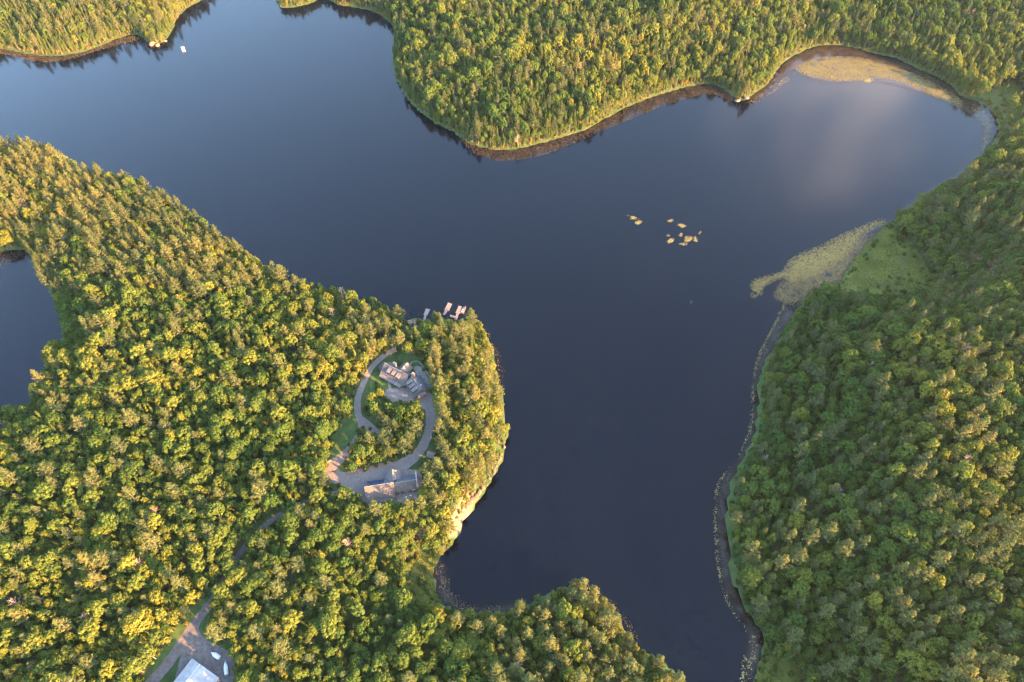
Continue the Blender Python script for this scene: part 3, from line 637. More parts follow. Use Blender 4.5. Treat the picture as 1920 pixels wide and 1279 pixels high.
def scatter(name, items, coll, label, cat):
    """a mass nobody could count: shapes set on points"""
    me = bpy.data.meshes.new(name); me.from_pydata([(t['x'], t['y'], t['z']) for t in items], [], [])
    def attr(nm, ty, vals, key='value'):
        a = me.attributes.new(nm, ty, 'POINT'); a.data.foreach_set(key, np.ascontiguousarray(vals, np.float32 if ty != 'INT' else np.int32).ravel())
    attr('turn', 'FLOAT_VECTOR', [(0, 0, t['rz']) for t in items], 'vector'); attr('size', 'FLOAT_VECTOR', [(t['s'], t['s'], t['hz']) for t in items], 'vector')
    attr('shape', 'INT', [t['v'] for t in items]); attr('tint', 'FLOAT', [t['tint'] for t in items])
    o = link_mesh(name, me, None, None, kind='stuff', label=label, category=cat)
    ng = bpy.data.node_groups.new(name, 'GeometryNodeTree')
    ng.interface.new_socket('Geometry', in_out='INPUT', socket_type='NodeSocketGeometry'); ng.interface.new_socket('Geometry', in_out='OUTPUT', socket_type='NodeSocketGeometry')
    n, l = ng.nodes, ng.links
    i_, o_ = n.new('NodeGroupInput'), n.new('NodeGroupOutput'); ci = n.new('GeometryNodeCollectionInfo'); ci.inputs['Collection'].default_value = coll
    ci.inputs['Separate Children'].default_value = True; ci.inputs['Reset Children'].default_value = True
    ip = n.new('GeometryNodeInstanceOnPoints'); ip.inputs['Pick Instance'].default_value = True
    def na(nm, ty):
        a = n.new('GeometryNodeInputNamedAttribute'); a.data_type = ty; a.inputs[0].default_value = nm; return a.outputs[0]
    l.new(i_.outputs[0], ip.inputs['Points']); l.new(ci.outputs[0], ip.inputs['Instance']); l.new(na('shape', 'INT'), ip.inputs['Instance Index'])
    l.new(na('turn', 'FLOAT_VECTOR'), ip.inputs['Rotation']); l.new(na('size', 'FLOAT_VECTOR'), ip.inputs['Scale']); l.new(ip.outputs[0], o_.inputs[0])
    md = o.modifiers.new('scatter', 'NODES'); md.node_group = ng
    return o
plant_all()

# ------------------------------------------------------------------ shrubs along shores and clearings
sc_ = bpy.data.collections.new('shrub_shapes')
for i in range(4):
    V, F, L = shrub_shape(60 + i); me = np_mesh('shrub', V, F, False, L); me.materials.append(MATS['shrub']); sc_.objects.link(bpy.data.objects.new('shrub_shape_%02d' % i, me))
def shrubs():
    N = 160000
    P = np.column_stack([npr.uniform(-700, 700, N), npr.uniform(40, 900, N)]); px, py = pix(P[:, 0], P[:, 1], 5.0)
    k = (px > -60) & (px < 1980) & (py > -60) & (py < 1340); P = P[k]
    d = shore_dist(P); k = d > 0.15; P, d = P[k], d[k]
    z = terrain(P, d); px, py = pix(P[:, 0], P[:, 1], z); Q = np.column_stack([px, py])
    open_ = np.zeros(len(P), bool)
    for p, _ in OPEN_PX[:6]: open_ |= inside(Q, np.array(p, float))
    for b in BLD: open_ |= sdist(P, b) < 1.0
    open_ |= (seg_dist(P, ROAD, False) < 3.3) | (sdist(P, YARD_POLY) < -2)
    mar = sdist(P, MARSH[0]) < -1
    near_open = np.minimum(sdist(P, PAD_POLY), seg_dist(P, ROAD, False) - 3)
    prob = np.where(d < 5, 1.0, 0.20) + np.where(near_open < 6, 0.3, 0)
    cliff = (px > 845) & (px < 955) & (py > 760) & (py < 990) & (d < 14); prob = np.where(cliff, 0.30, prob)
    prob = np.where(mar, 0.05 + 0.25 * (sdist(P, MARSH[0]) > -6), prob)
    k = (npr.random(len(P)) < prob) & ~open_
    it = []
    for (x, y), zz, dd, u, v, cl in zip(P[k], z[k], d[k], px[k], py[k], cliff[k]):
        s = rnd.uniform(0.6, 1.5) * (0.8 if dd < 3 else 1.1)
        t = min(1, max(0, 0.45 + rnd.gauss(0, 0.2) + (0.3 if v < 330 else 0) + (0.25 if cl else 0) - (0.3 if u > 1330 and v > 380 else 0)))
        it.append(dict(x=x, y=y, z=zz, s=s, hz=s * rnd.uniform(0.7, 1.5), rz=rnd.uniform(0, 6.28), v=rnd.randrange(4), tint=t))
    scatter('undergrowth', it, sc_, 'low shrubs filling the shores and gaps between the trees', 'undergrowth')
    print('SHRUBS', len(it))
shrubs()

# ------------------------------------------------------------------ water plants
def bed(name, label, poly_px, density, size, mat, upright, tint, holes=0.0, z0=0.02, extra=None, edge=4.0):
    poly = np.array(smooth(ground(poly_px), 3, True)); lo, hi = poly.min(0), poly.max(0); area = np.prod(hi - lo); n = int(area * density)
    g = np.random.default_rng(abs(hash(label)) % 1000 if False else len(label) * 7 + len(poly_px))
    P = lo + g.random((n, 2)) * (hi - lo); sd = -sdist(P, poly)
    nz = vnoise(P[:, 0] * 1.0, P[:, 1], 7) * 0.6 + vnoise(P[:, 0], P[:, 1], 2.6) * 0.4
    keep = (sd > 0) & (g.random(n) < np.clip(sd / edge + 0.12, 0, 1)) & (nz > holes - 0.75 + 0.25 * g.random(n))
    P = P[keep]; sd = sd[keep]; n = len(P); w = g.uniform(0.6, 1.3, n) * size
    t = tint[0] + (tint[1] - tint[0]) * g.random(n) + 0.15 * nz[keep]
    if extra is not None: t = t + extra(P, sd)
    t = np.clip(t, 0.0, 1.0)
    z = np.full(n, z0) + g.random(n) * 0.02
    if upright:
        hgt = g.uniform(0.35, 0.9, n) * upright; C = np.column_stack([P, z + hgt / 2]); a = g.uniform(0, 6.28, n)
        N = np.column_stack([np.cos(a), np.sin(a), g.uniform(0.3, 1.1, n)]); A = np.tile([0, 0, 1.0], (n, 1)) + 0.5 * unit(g, n)
        V, F = leaf_quads(C, N, hgt, w * 0.6, A, g)
    else:
        C = np.column_stack([P, z]); N = np.tile([0, 0, 1.0], (n, 1)) + 0.06 * g.normal(size=(n, 3)); V, F = leaf_quads(C, N, w, w * 0.8, None, g)
    me = np_mesh(name, V, F, False, t)
    return link_mesh(name, me, mat, None, kind='stuff', label=label, category='water plants', tint=0.5)
def leafed(name, stops, trans=0.1):
    m, n, l, b = nodes_of(name)
    v = n.new('ShaderNodeAttribute'); v.attribute_name = 'leaf'; r = n.new('ShaderNodeValToRGB'); cr = r.color_ramp
    cr.elements[0].position, cr.elements[0].color = stops[0][0], (*stops[0][1], 1); cr.elements[1].position, cr.elements[1].color = stops[-1][0], (*stops[-1][1], 1)
    for p, c in stops[1:-1]: e = cr.elements.new(p); e.color = (*c, 1)
    l.new(v.outputs['Fac'], r.inputs[0]); l.new(r.outputs[0], b.inputs['Base Color']); b.inputs['Roughness'].default_value = 0.8; b.inputs['Specular IOR Level'].default_value = 0.15
leafed('water_weed', [(0.0, (0.036, 0.028, 0.018)), (0.3, (0.070, 0.054, 0.030)), (0.6, (0.20, 0.15, 0.05)), (1.0, (0.34, 0.26, 0.08))])
leafed('lily_shaded', [(0.0, (0.06, 0.038, 0.018)), (0.5, (0.165, 0.108, 0.030)), (1.0, (0.29, 0.20, 0.048))])  # same plant as the sunlit mats, reddened to offset blue shade on this shore
leafed('lily_sunlit', [(0.0, (0.06, 0.048, 0.02)), (0.5, (0.14, 0.118, 0.034)), (1.0, (0.24, 0.21, 0.055))])  # same plant in full sun, toned greener to offset the orange light
def shallows_mat():
    m, n, l, b = nodes_of('shallow_water'); tc = n.new('ShaderNodeTexCoord')
    t = n.new('ShaderNodeTexNoise'); t.inputs['Scale'].default_value = 0.16; t.inputs['Detail'].default_value = 7; l.new(tc.outputs['Object'], t.inputs['Vector'])
    r = n.new('ShaderNodeValToRGB'); r.color_ramp.elements[0].position = 0.35; r.color_ramp.elements[0].color = (0.012, 0.008, 0.006, 1); r.color_ramp.elements[1].position = 0.68; r.color_ramp.elements[1].color = (0.034, 0.022, 0.014, 1)
    l.new(t.outputs[0], r.inputs[0]); l.new(r.outputs[0], b.inputs['Base Color']); b.inputs['Roughness'].default_value = 0.2; b.inputs['IOR'].default_value = 1.333
    f = n.new('ShaderNodeAttribute'); f.attribute_name = 'depth'; a = n.new('ShaderNodeMath'); a.operation = 'MULTIPLY_ADD'; a.inputs[1].default_value = 0.9; a.inputs[2].default_value = -0.45; l.new(t.outputs[0], a.inputs[0])
    ad = n.new('ShaderNodeMath'); ad.operation = 'ADD'; ad.use_clamp = True; l.new(a.outputs[0], ad.inputs[0]); l.new(f.outputs['Fac'], ad.inputs[1])
    mu = n.new('ShaderNodeMath'); mu.operation = 'MULTIPLY'; l.new(ad.outputs[0], mu.inputs[0]); l.new(f.outputs['Fac'], mu.inputs[1])
    tr = n.new('ShaderNodeBsdfTransparent'); mx = n.new('ShaderNodeMixShader'); l.new(mu.outputs[0], mx.inputs[0]); l.new(tr.outputs[0], mx.inputs[1]); l.new(b.outputs[0], mx.inputs[2]); l.new(mx.outputs[0], n['Material Output'].inputs[0])
shallows_mat()
def shallows(poly_px, edge=5.0, grow=3.0):
    """muddy lake bed showing through thin water, fading out to the deep"""
    poly = np.array(smooth(ground(poly_px), 3, True)); lo, hi = poly.min(0) - 6, poly.max(0) + 6; st = 2.0
    V, Fq = grid_mesh(np.arange(lo[0], hi[0], st), np.arange(lo[1], hi[1], st), lambda P: np.full(len(P), 0.008))
    sd = -sdist(V[:, :2], poly) + grow; keep = (sd[Fq].max(1) > 0) & (shore_dist(V[Fq][:, :, :2].mean(1)) < 2.5); Fq = Fq[keep]; u, iv = np.unique(Fq, return_inverse=True)
    me = np_mesh('shallows', V[u], iv.reshape(-1, 4), True); at_ = me.attributes.new('depth', 'FLOAT', 'POINT'); at_.data.foreach_set('value', np.clip(sd[u] / edge, 0, 1).astype(np.float32))
    link_mesh('shallows', me, 'shallow_water', None, kind='structure')
rim = lambda amt, dist: (lambda P, sd: amt * np.clip(1 - sd / dist, 0, 1))
outer = lambda amt, w=3.0: (lambda P, sd: amt * sstep(w, 0.0, np.abs(-shore_dist(P) - (-shore_dist(P) + sd))))
bed('reed_bed', 'brown reed fringe along the far left shore', [(-80, 92), (0, 90), (75, 103), (120, 103), (160, 96), (205, 78), (250, 66), (262, 74), (225, 84), (180, 97), (140, 109), (95, 117), (50, 113), (0, 101), (-80, 102)], 4.5, 0.75, 'water_weed', 0.55, (0.1, 0.34), 0.0, extra=rim(0.28, 3))
bed('reed_bed', 'long brown reed fringe below the far peninsula', [(846, 244), (870, 261), (895, 272), (930, 279), (965, 278), (1000, 271), (1050, 256), (1100, 241), (1130, 224), (1160, 206), (1200, 189), (1250, 171), (1300, 159), (1330, 156), (1355, 164), (1382, 184), (1366, 190), (1340, 178), (1310, 180), (1260, 194), (1200, 217), (1140, 242), (1085, 265), (1030, 288), (975, 300), (935, 302), (905, 295), (880, 280)], 4.5, 0.75, 'water_weed', 0.55, (0.1, 0.36), 0.0, extra=rim(0.28, 3))
bed('reed_bed', 'dark reed fringe round the far right bay', [(1400, 184), (1450, 141), (1470, 116), (1500, 98), (1530, 87), (1570, 85), (1640, 101), (1720, 128), (1785, 163), (1800, 180), (1840, 194), (1850, 215), (1800, 200), (1760, 168), (1700, 138), (1640, 115), (1570, 102), (1520, 108), (1490, 125), (1450, 160), (1425, 182)], 3.5, 0.75, 'water_weed', 0.5, (0.1, 0.36), 0.15)
bed('lily_mat', 'broad golden lily mat in the far right bay', [(1490, 128), (1520, 110), (1570, 105), (1620, 109), (1680, 124), (1720, 140), (1765, 162), (1805, 188), (1800, 202), (1770, 190), (1720, 168), (1680, 152), (1640, 148), (1610, 153), (1570, 153), (1530, 147), (1505, 140)], 4.0, 1.1, 'lily_sunlit', 0, (0.05, 0.5), 0.04, 0.03, edge=9)
bed('lily_patch', 'small lily patch just outside the golden mat', [(1615, 148), (1632, 144), (1640, 150), (1628, 156)], 2.0, 1.2, 'lily_sunlit', 0, (0.4, 0.9), 0.1, edge=2)
bed('lily_mat', 'thin lily fringe curving down the right side of the far bay', [(1800, 192), (1842, 200), (1862, 225), (1862, 255), (1845, 285), (1835, 280), (1842, 245), (1825, 212)], 0.9, 1.1, 'water_weed', 0, (0.2, 0.6), 0.35)
bed('lily_mat', 'thin golden weed strip below the white shore boulders', [(1400, 192), (1440, 165), (1480, 138), (1500, 128), (1488, 145), (1450, 175), (1415, 195)], 0.8, 1.1, 'water_weed', 0, (0.25, 0.6), 0.35)
bed('lily_mat', 'bright yellow weed streak off the green meadow', [(1648, 410), (1664, 420), (1630, 436), (1596, 474), (1562, 500), (1526, 520), (1484, 530), (1464, 512), (1488, 480), (1538, 459), (1582, 436)], 5.0, 0.9, 'lily_shaded', 0, (0.3, 0.85), 0.02, edge=8)
bed('lily_mat', 'yellow weed tail curling out into the lake', [(1470, 508), (1482, 516), (1440, 535), (1428, 555), (1410, 560), (1404, 540), (1416, 522)], 4.0, 0.9, 'lily_shaded', 0, (0.2, 0.8), 0.12)
bed('lily_mat', 'sparse brown weed between yellow streak and meadow', [(1588, 458), (1645, 436), (1604, 490), (1577, 530), (1534, 548), (1496, 574), (1462, 566), (1450, 548), (1480, 515), (1530, 492)], 6.0, 0.7, 'lily_shaded', 0, (0.1, 0.6), 0.06, edge=7)
RB_S = [(1500, 573), (1480, 610), (1455, 650), (1435, 682), (1426, 720), (1425, 760), (1420, 800), (1412, 830), (1398, 860), (1380, 890), (1368, 930), (1366, 970), (1368, 1020), (1375, 1070), (1385, 1110), (1405, 1150), (1425, 1180), (1432, 1210), (1425, 1240), (1412, 1279), (1404, 1330)]
RB_O = [(1472, 568), (1447, 618), (1422, 668), (1413, 720), (1409, 780), (1401, 820), (1376, 865), (1347, 905), (1341, 950), (1341, 1000), (1346, 1060), (1356, 1110), (1376, 1150), (1399, 1182), (1397, 1215), (1390, 1279), (1384, 1330)]
bed('reed_bed', 'dull brown weed belt along the right bank', RB_S + RB_O[::-1], 1.6, 0.5, 'water_weed', 0, (0.1, 0.34), 0.5, 0.02, edge=3.0)
shallows(RB_S + RB_O[::-1], 4.0, 1.5)
shallows([(1400, 184), (1450, 141), (1470, 116), (1500, 98), (1530, 87), (1570, 85), (1640, 101), (1720, 128), (1785, 163), (1800, 180), (1850, 200), (1868, 225), (1862, 270), (1835, 295), (1830, 270), (1838, 240), (1800, 205), (1720, 175), (1640, 155), (1570, 158), (1520, 152), (1490, 135), (1450, 165), (1425, 188)], 9.0, 3.0)
shallows([(1648, 412), (1690, 412), (1640, 442), (1577, 530), (1530, 550), (1500, 576), (1455, 570), (1445, 545), (1480, 505), (1540, 465)], 8.0, 3.0)
shallows([(1690, 410), (1722, 384), (1802, 338), (1838, 304), (1828, 296), (1790, 325), (1712, 372), (1676, 402)], 4.0, 2.0)
shallows([(815, 1050), (838, 1060), (846, 1100), (878, 1132), (990, 1128), (960, 1153), (900, 1157), (860, 1153), (832, 1140), (815, 1112), (811, 1075)], 4.0, 1.5)
bed('lily_mat', 'pale yellow rim of the weed belt along the right bank', [(x + 5, y) for x, y in RB_O] + [(x - 3, y) for x, y in RB_O[::-1]], 1.8, 0.9, 'water_weed', 0, (0.3, 0.75), 0.2, 0.045, edge=1.5)
bed('lily_mat', 'pale weed patch off the grassy corner of the right bank', [(1398, 1180), (1420, 1200), (1418, 1235), (1404, 1279), (1384, 1279), (1392, 1230)], 1.0, 1.0, 'water_weed', 0, (0.3, 0.8), 0.3, 0.05)
bed('lily_mat', 'sparse weed filling the corner of the cove', [(818, 1050), (840, 1060), (850, 1100), (880, 1130), (960, 1135), (985, 1130), (960, 1152), (900, 1156), (860, 1152), (832, 1138), (817, 1110), (813, 1075)], 0.9, 0.9, 'water_weed', 0, (0.05, 0.4), 0.3)
bed('reed_bed', 'golden reed fringe round the pine point', [(1062, 1100), (1085, 1082), (1110, 1090), (1140, 1115), (1175, 1155), (1200, 1195), (1192, 1212), (1162, 1168), (1130, 1130), (1100, 1112)], 1.6, 1.0, 'water_weed', 0.8, (0.1, 0.65), 0.2)
bed('reed_bed', 'brown reed fringe at the right tip of the headland', [(872, 592), (895, 598), (915, 618), (932, 650), (946, 688), (946, 715), (938, 735), (927, 700), (922, 665), (912, 640), (898, 615)], 1.8, 1.1, 'water_weed', 0.8, (0.05, 0.55), 0.1)
bed('reed_bed', 'sparse reeds on both sides of the docks', [(735, 592), (760, 580), (800, 588), (840, 592), (870, 592), (870, 602), (820, 606), (770, 603)], 0.9, 0.9, 'water_weed', 0.7, (0.1, 0.5), 0.3)
bed('reed_bed', 'dark reeds along the upper end of the small pond', [(-80, 470), (0, 470), (35, 464), (55, 472), (62, 488), (40, 482), (20, 494), (-10, 506), (-80, 505)], 1.6, 1.2, 'water_weed', 0.9, (0.0, 0.3), 0.1)
for px_, py_, r1, r2, lab in ((1186, 409, 8, 5, 'orange-gold lily patch, upper left of the open-water patches'), (1197, 416, 7, 6, 'gold lily patch just below the upper left one'), (1178, 404, 3, 2, 'tiny lily patch farthest left in open water'), (1257, 414, 6, 4, 'faint lily ring in open water, highest of its ring'),
    (1278, 423, 8, 5, 'pale lily patch at the upper right of the ring'), (1252, 442, 5, 3, 'small lily patch at the left of the ring'), (1258, 451, 9, 6, 'largest yellow-green lily patch at the lower left of the ring'), (1278, 441, 7, 5, 'dim lily patch in the middle of the ring'),
    (1291, 447, 9, 8, 'yellow-green lily patch at the right of the ring'), (1281, 458, 9, 4, 'lowest lily patch of the ring'), (1304, 449, 5, 7, 'upright sliver of lilies right of the ring'), (1312, 436, 4, 4, 'scattered pads at the far right of the ring'), (1296, 567, 3, 4, 'tiny lone lily patch far below the ring')):
    pl = [(px_ + r1 * math.cos(a) * rnd.uniform(0.6, 1.2), py_ + r2 * math.sin(a) * rnd.uniform(0.6, 1.2)) for a in np.linspace(0, 6.283, 9)[:-1]]
    bed('lily_patch', lab, pl, 7.0, 0.75, 'lily_sunlit', 0, (0.3, 0.95), 0.12, edge=2.0)

def meadow_grass():
    m = MARSH[0]; lo, hi = m.min(0), m.max(0); g = np.random.default_rng(5)
    for k, (m, lab) in enumerate(((MARSH[0], 'tufted yellow-green grass of the meadow by the right shore'), (MARSH[1], 'tufted grass in the grassy corner of the right bank'), (MARSH[2], 'tufted grass of the marsh beside the cove'))):
        lo, hi = m.min(0), m.max(0); n = int(np.prod(hi - lo) * 2.2); P = lo + g.random((n, 2)) * (hi - lo)
        nz = vnoise(P[:, 0], P[:, 1], 9) * 0.5 + vnoise(P[:, 0], P[:, 1], 3) * 0.5
        P = P[(sdist(P, m) < 3) & (shore_dist(P) > 0.3) & (nz + 0.5 * g.random(n) > -0.1)]; n = len(P); hgt = g.uniform(0.4, 1.0, n); a = g.uniform(0, 6.28, n)
        z = np.maximum(terrain(P), 0.45)
        V, F = leaf_quads(np.column_stack([P, z + hgt * 0.4]), np.column_stack([np.cos(a), np.sin(a), g.uniform(0.4, 1.4, n)]), hgt, g.uniform(0.4, 0.9, n), np.tile([0, 0, 1.0], (n, 1)) + 0.6 * unit(g, n), g)
        link_mesh('grass', np_mesh('grass', V, F, False, np.clip(0.5 + 0.5 * vnoise(P[:, 0], P[:, 1], 11) + g.normal(0, 0.15, n), 0, 1)), 'meadow_grass', None, kind='stuff', label=lab, category='grass', tint=0.5)
meadow_grass()

# ------------------------------------------------------------------ buildings
def frame_at(px1, py1, px2, py2, z):
    """axis from pixel 1 to pixel 2 at height z -> start, end, angle, length"""
    a, b = Vector((*at(px1, py1, z), 0)), Vector((*at(px2, py2, z), 0)); d = b - a
    return a, b, math.atan2(d.y, d.x), d.length
def gable(root, x0, x1, yn, yf, ze, zr, roof_near, roof_far, wall='siding', ov=0.5, yr=None, windows=True, lab=None):
    """a block with a ridge along x; y negative is the near side"""
    yr = (yn + yf) / 2 if yr is None else yr
    w = MB(); w.add([(x0, yn, 0), (x1, yn, 0), (x1, yf, 0), (x0, yf, 0), (x0, yn, ze), (x1, yn, ze), (x1, yf, ze), (x0, yf, ze), (x0, yr, zr - 0.12), (x1, yr, zr - 0.12)],
        [(0, 1, 5, 4), (2, 3, 7, 6), (1, 2, 6, 9, 5), (3, 0, 4, 8, 7)]); wall_o = w.build('wall', wall, root)
    def slope(side, y, m):
        k = (zr - ze) / abs(y - yr); ye = y + side * ov; z_e = ze - k * ov
        r = MB(); P = [(x0 - ov, yr, zr), (x1 + ov, yr, zr), (x1 + ov, ye, z_e), (x0 - ov, ye, z_e)]
        if side < 0: P = [P[1], P[0], P[3], P[2]]
        r.slab(*P, 0.22); return r.build('roof_slope', m, root)
    a = slope(-1, yn, roof_near); b = slope(1, yf, roof_far)
    c = MB(); c.box(x0 - ov, x1 + ov, yr - 0.16, yr + 0.16, zr - 0.02, zr + 0.10); c.build('ridge_cap', 'stone', a)
    if windows:
        n = max(2, int((x1 - x0) / 3.2))
        for i in range(n):
            xc = x0 + (i + 0.5) * (x1 - x0) / n
            for y, s in ((yn, -1), (yf, 1)):
                f = MB().box(xc - 0.75, xc + 0.75, min(y, y + s * 0.08), max(y, y + s * 0.08), 0.9, min(2.5, ze - 0.3)).build('window', 'white_paint', root)
                MB().box(xc - 0.62, xc + 0.62, min(y + s * 0.03, y + s * 0.11), max(y + s * 0.03, y + s * 0.11), 1.02, min(2.5, ze - 0.3) - 0.12).build('pane', 'glass', f)
    return a, b
def dormer(root, xc, w, y_front, y_back, z_front, z_back, z_wall, mat):
    """a shed dormer on the near slope"""
    d = MB(); d.add([(xc - w / 2, y_front, z_wall), (xc + w / 2, y_front, z_wall), (xc + w / 2, y_back, z_back - 0.1), (xc - w / 2, y_back, z_back - 0.1), (xc - w / 2, y_front, z_front), (xc + w / 2, y_front, z_front)],
        [(0, 1, 5, 4), (1, 2, 5), (3, 0, 4)]); o = d.build('dormer', 'siding', root)
    MB().slab((xc - w / 2 - 0.2, y_front - 0.35, z_front + 0.05), (xc + w / 2 + 0.2, y_front - 0.35, z_front + 0.05), (xc + w / 2 + 0.2, y_back, z_back + 0.12), (xc - w / 2 - 0.2, y_back, z_back + 0.12), 0.15).build('dormer_roof', mat, o)
    MB().box(xc - w / 2 + 0.25, xc + w / 2 - 0.25, y_front - 0.06, y_front + 0.02, z_wall + 0.35, z_front - 0.2).build('window', 'glass', o)

# the house: long block, link, wing
a, b, rz, L = frame_at(722, 681, 764, 704, PAD_Z + 8.0)
mid = (a + b) / 2
house = thing('house', 'large brown-shingled house with two dormered wings by the driveway loop', 'house', (mid.x, mid.y, PAD_Z), rz)
h = L / 2
gable(house, -h, h, -5.6, 4.6, 3.6, 8.2, 'shingle_brown', 'shingle_brown', yr=0.0)
for k, x in enumerate((-h * 0.42, -h * 0.02, h * 0.38)):
    dormer(house, x, 2.3, -4.1, -0.9, 6.6, 7.6, 4.7, 'shingle_tan')
# porch roof on the near side, annex on the left, cross gable on the lake side
MB().slab((h * 0.9, -5.9, 3.55), (-h * 0.98, -5.9, 3.55), (-h * 0.98, -8.0, 2.75), (h * 0.9, -8.0, 2.75), 0.16).build('porch_roof', 'shingle_tan', house)
for k in range(5):
    x = -h * 0.9 + k * (h * 1.72 / 4); MB().box(x - 0.1, x + 0.1, -7.8, -7.6, 0, 2.7).build('porch_post', 'siding', house)
an = MB().box(-h - 4.4, -h - 0.003, -3.0, 2.4, 0, 3.0).build('annex', 'siding', house)
MB().slab((-h - 0.4, -3.4, 5.2), (-h - 0.4, 2.8, 5.2), (-h - 2.6, 2.8, 4.2), (-h - 2.6, -3.4, 4.2), 0.2).build('annex_roof', 'shingle_brown', an)
MB().slab((-h - 2.4, -2.6, 4.0), (-h - 2.4, 2.8, 4.0), (-h - 4.9, 2.8, 3.1), (-h - 4.9, -2.6, 3.1), 0.2).build('annex_roof', 'shingle_brown', an)
xg = h * 0.22; gw = 3.4
cg = MB(); cg.add([(xg - gw, 4.603, 0), (xg + gw, 4.603, 0), (xg + gw, 9.0, 0), (xg - gw, 9.0, 0), (xg - gw, 4.603, 3.4), (xg + gw, 4.603, 3.4), (xg + gw, 9.0, 3.4), (xg - gw, 9.0, 3.4), (xg, 9.0, 7.0), (xg, 1.2, 7.0)],
    [(1, 2, 6, 5), (2, 3, 7, 8, 6), (3, 0, 4, 7)]); cgo = cg.build('cross_gable', 'siding', house)
MB().slab((xg, 9.5, 7.15), (xg, 1.0, 7.15), (xg - gw - 0.5, 4.2, 3.1), (xg - gw - 0.5, 9.5, 3.1), 0.2).build('roof_slope', 'shingle_tan', cgo)
MB().slab((xg, 1.0, 7.15), (xg, 9.5, 7.15), (xg + gw + 0.5, 9.5, 3.1), (xg + gw + 0.5, 4.2, 3.1), 0.2).build('roof_slope', 'shingle_tan', cgo)
def chimney(x, y, z0, z1, s, mat):
    c = MB().box(x - s, x + s, y - s * 0.8, y + s * 0.8, z0, z1).build('chimney', mat, house); MB().box(x - s - 0.12, x + s + 0.12, y - s * 0.8 - 0.12, y + s * 0.8 + 0.12, z1 + 0.002, z1 + 0.25).build('chimney_cap', 'stone', c)
chimney(-h * 0.35, 2.6, 0, 9.6, 0.9, 'stone'); chimney(h + 2.6, 2.8, 0, 8.6, 1.0, 'brick')
# wing
a2, b2, rz2, L2 = frame_at(772, 706, 789, 730, PAD_Z + 7.0)
m2 = (a2 + b2) / 2; W2 = Matrix.Translation(house.location).inverted() if False else None
wing = bpy.data.objects.new('wing', None); COL.objects.link(wing); wing.parent = house
inv = (Matrix.Translation(house.location) @ Matrix.Rotation(rz, 4, 'Z')).inverted()
loc = inv @ Vector((m2.x, m2.y, PAD_Z)); wing.location = loc; wing.rotation_euler = (0, 0, rz2 - rz)
h2 = L2 / 2
gable(wing, -h2, h2, -5.4, 5.8, 3.2, 7.4, 'shingle_brown', 'roof_grey', yr=0.0)
for k, x in enumerate((-h2 * 0.62, -h2 * 0.05, h2 * 0.5)):
    dormer(wing, x, 2.0, -4.9, -0.7, 5.7, 6.9, 3.9, 'shingle_tan')
for k in range(3):
    x = -h2 * 0.62 + k * h2 * 0.6; MB().box(x - 1.25, x + 1.25, -5.5, -5.40, 0.0, 2.4).build('garage_door', 'white_paint', wing)
MB().box(h2 + 0.003, h2 + 2.2, -3.6, 2.0, 0, 2.9).build('end_porch', 'brick', wing)
MB().slab((h2 + 0.3, -3.9, 3.9), (h2 + 0.3, 2.3, 3.9), (h2 + 2.6, 2.3, 3.0), (h2 + 2.6, -3.9, 3.0), 0.2).build('porch_roof', 'shingle_tan', wing)
MB().tube((h2 * 0.55, 1.6, 6.2), (h2 * 0.55, 1.6, 7.6), 0.28, 0.28, 8).build('vent_pipe', 'white_paint', wing)
# link between the two
la, lb = inv @ Vector((*at(765, 704, PAD_Z + 5), PAD_Z)), inv @ Vector((*at(774, 708, PAD_Z + 5), PAD_Z))
lk = MB().box(h + 0.003, h + 4.2, -4.6, 2.6, 0, 4.2).build('link', 'siding', house)
MB().slab((h + 4.5, -1.0, 5.9), (h + 0.1, -1.0, 5.9), (h + 0.1, -5.2, 4.0), (h + 4.5, -5.2, 4.0), 0.2).build('roof_slope', 'shingle_brown', lk)
MB().slab((h + 0.1, -1.0, 5.9), (h + 4.5, -1.0, 5.9), (h + 4.5, 3.2, 4.0), (h + 0.1, 3.2, 4.0), 0.2).build('roof_slope', 'shingle_brown', lk)
# terrace and walls
def wall_path(name, label, pts, z, t, hgt, mat='stone'):
    P = smooth(ground(pts, z), 3); o = thing(name, label, 'wall', (P[0][0], P[0][1], z)); n = 0
    for i in range(len(P) - 1):
        p, q = Vector((*(P[i] - P[0]), 0)), Vector((*(P[i + 1] - P[0]), 0)); d = q - p
        m = max(1, int(d.length / 1.6))
        for k in range(m):
            c = p + d * ((k + 0.5) / m); ln = d.length / m * 0.47
            M = Matrix.Translation(c) @ Matrix.Rotation(math.atan2(d.y, d.x) + rnd.uniform(-.06, .06), 4, 'Z')
            MB().box(-ln, ln, -t * rnd.uniform(.4, .6), t * rnd.uniform(.4, .6), -0.3, hgt * rnd.uniform(0.8, 1.1), M).build('stone', mat, o); n += 1
wall_path('stone_wall', 'curved pale stone wall round the terrace behind the house', [(766, 690), (772, 681), (782, 678), (790, 684), (797, 694), (803, 704), (808, 716), (808, 730)], PAD_Z, 0.8, 0.8)
wall_path('stone_wall', 'straight reddish stone wall between house garden and docks', [(772, 655), (785, 655), (802, 656)], PAD_Z, 0.9, 1.2, 'brick')
wall_path('stone_wall', 'short stone edging at the driveway corner by the woods', [(610, 872), (616, 866), (622, 862)], PAD_Z, 0.8, 0.6)
sheet('terrace', [(776, 690), (790, 688), (800, 705), (806, 722), (800, 735), (790, 720)], PAD_Z + 0.05, 'stone')
sheet('garden_path', [(770, 657), (803, 657), (804, 662), (772, 663)], PAD_Z + 0.06, 'mulch')
sheet('front_walk', [(728, 716), (733, 716), (734, 728), (748, 731), (746, 735), (730, 732)], PAD_Z + 0.105, 'stone')

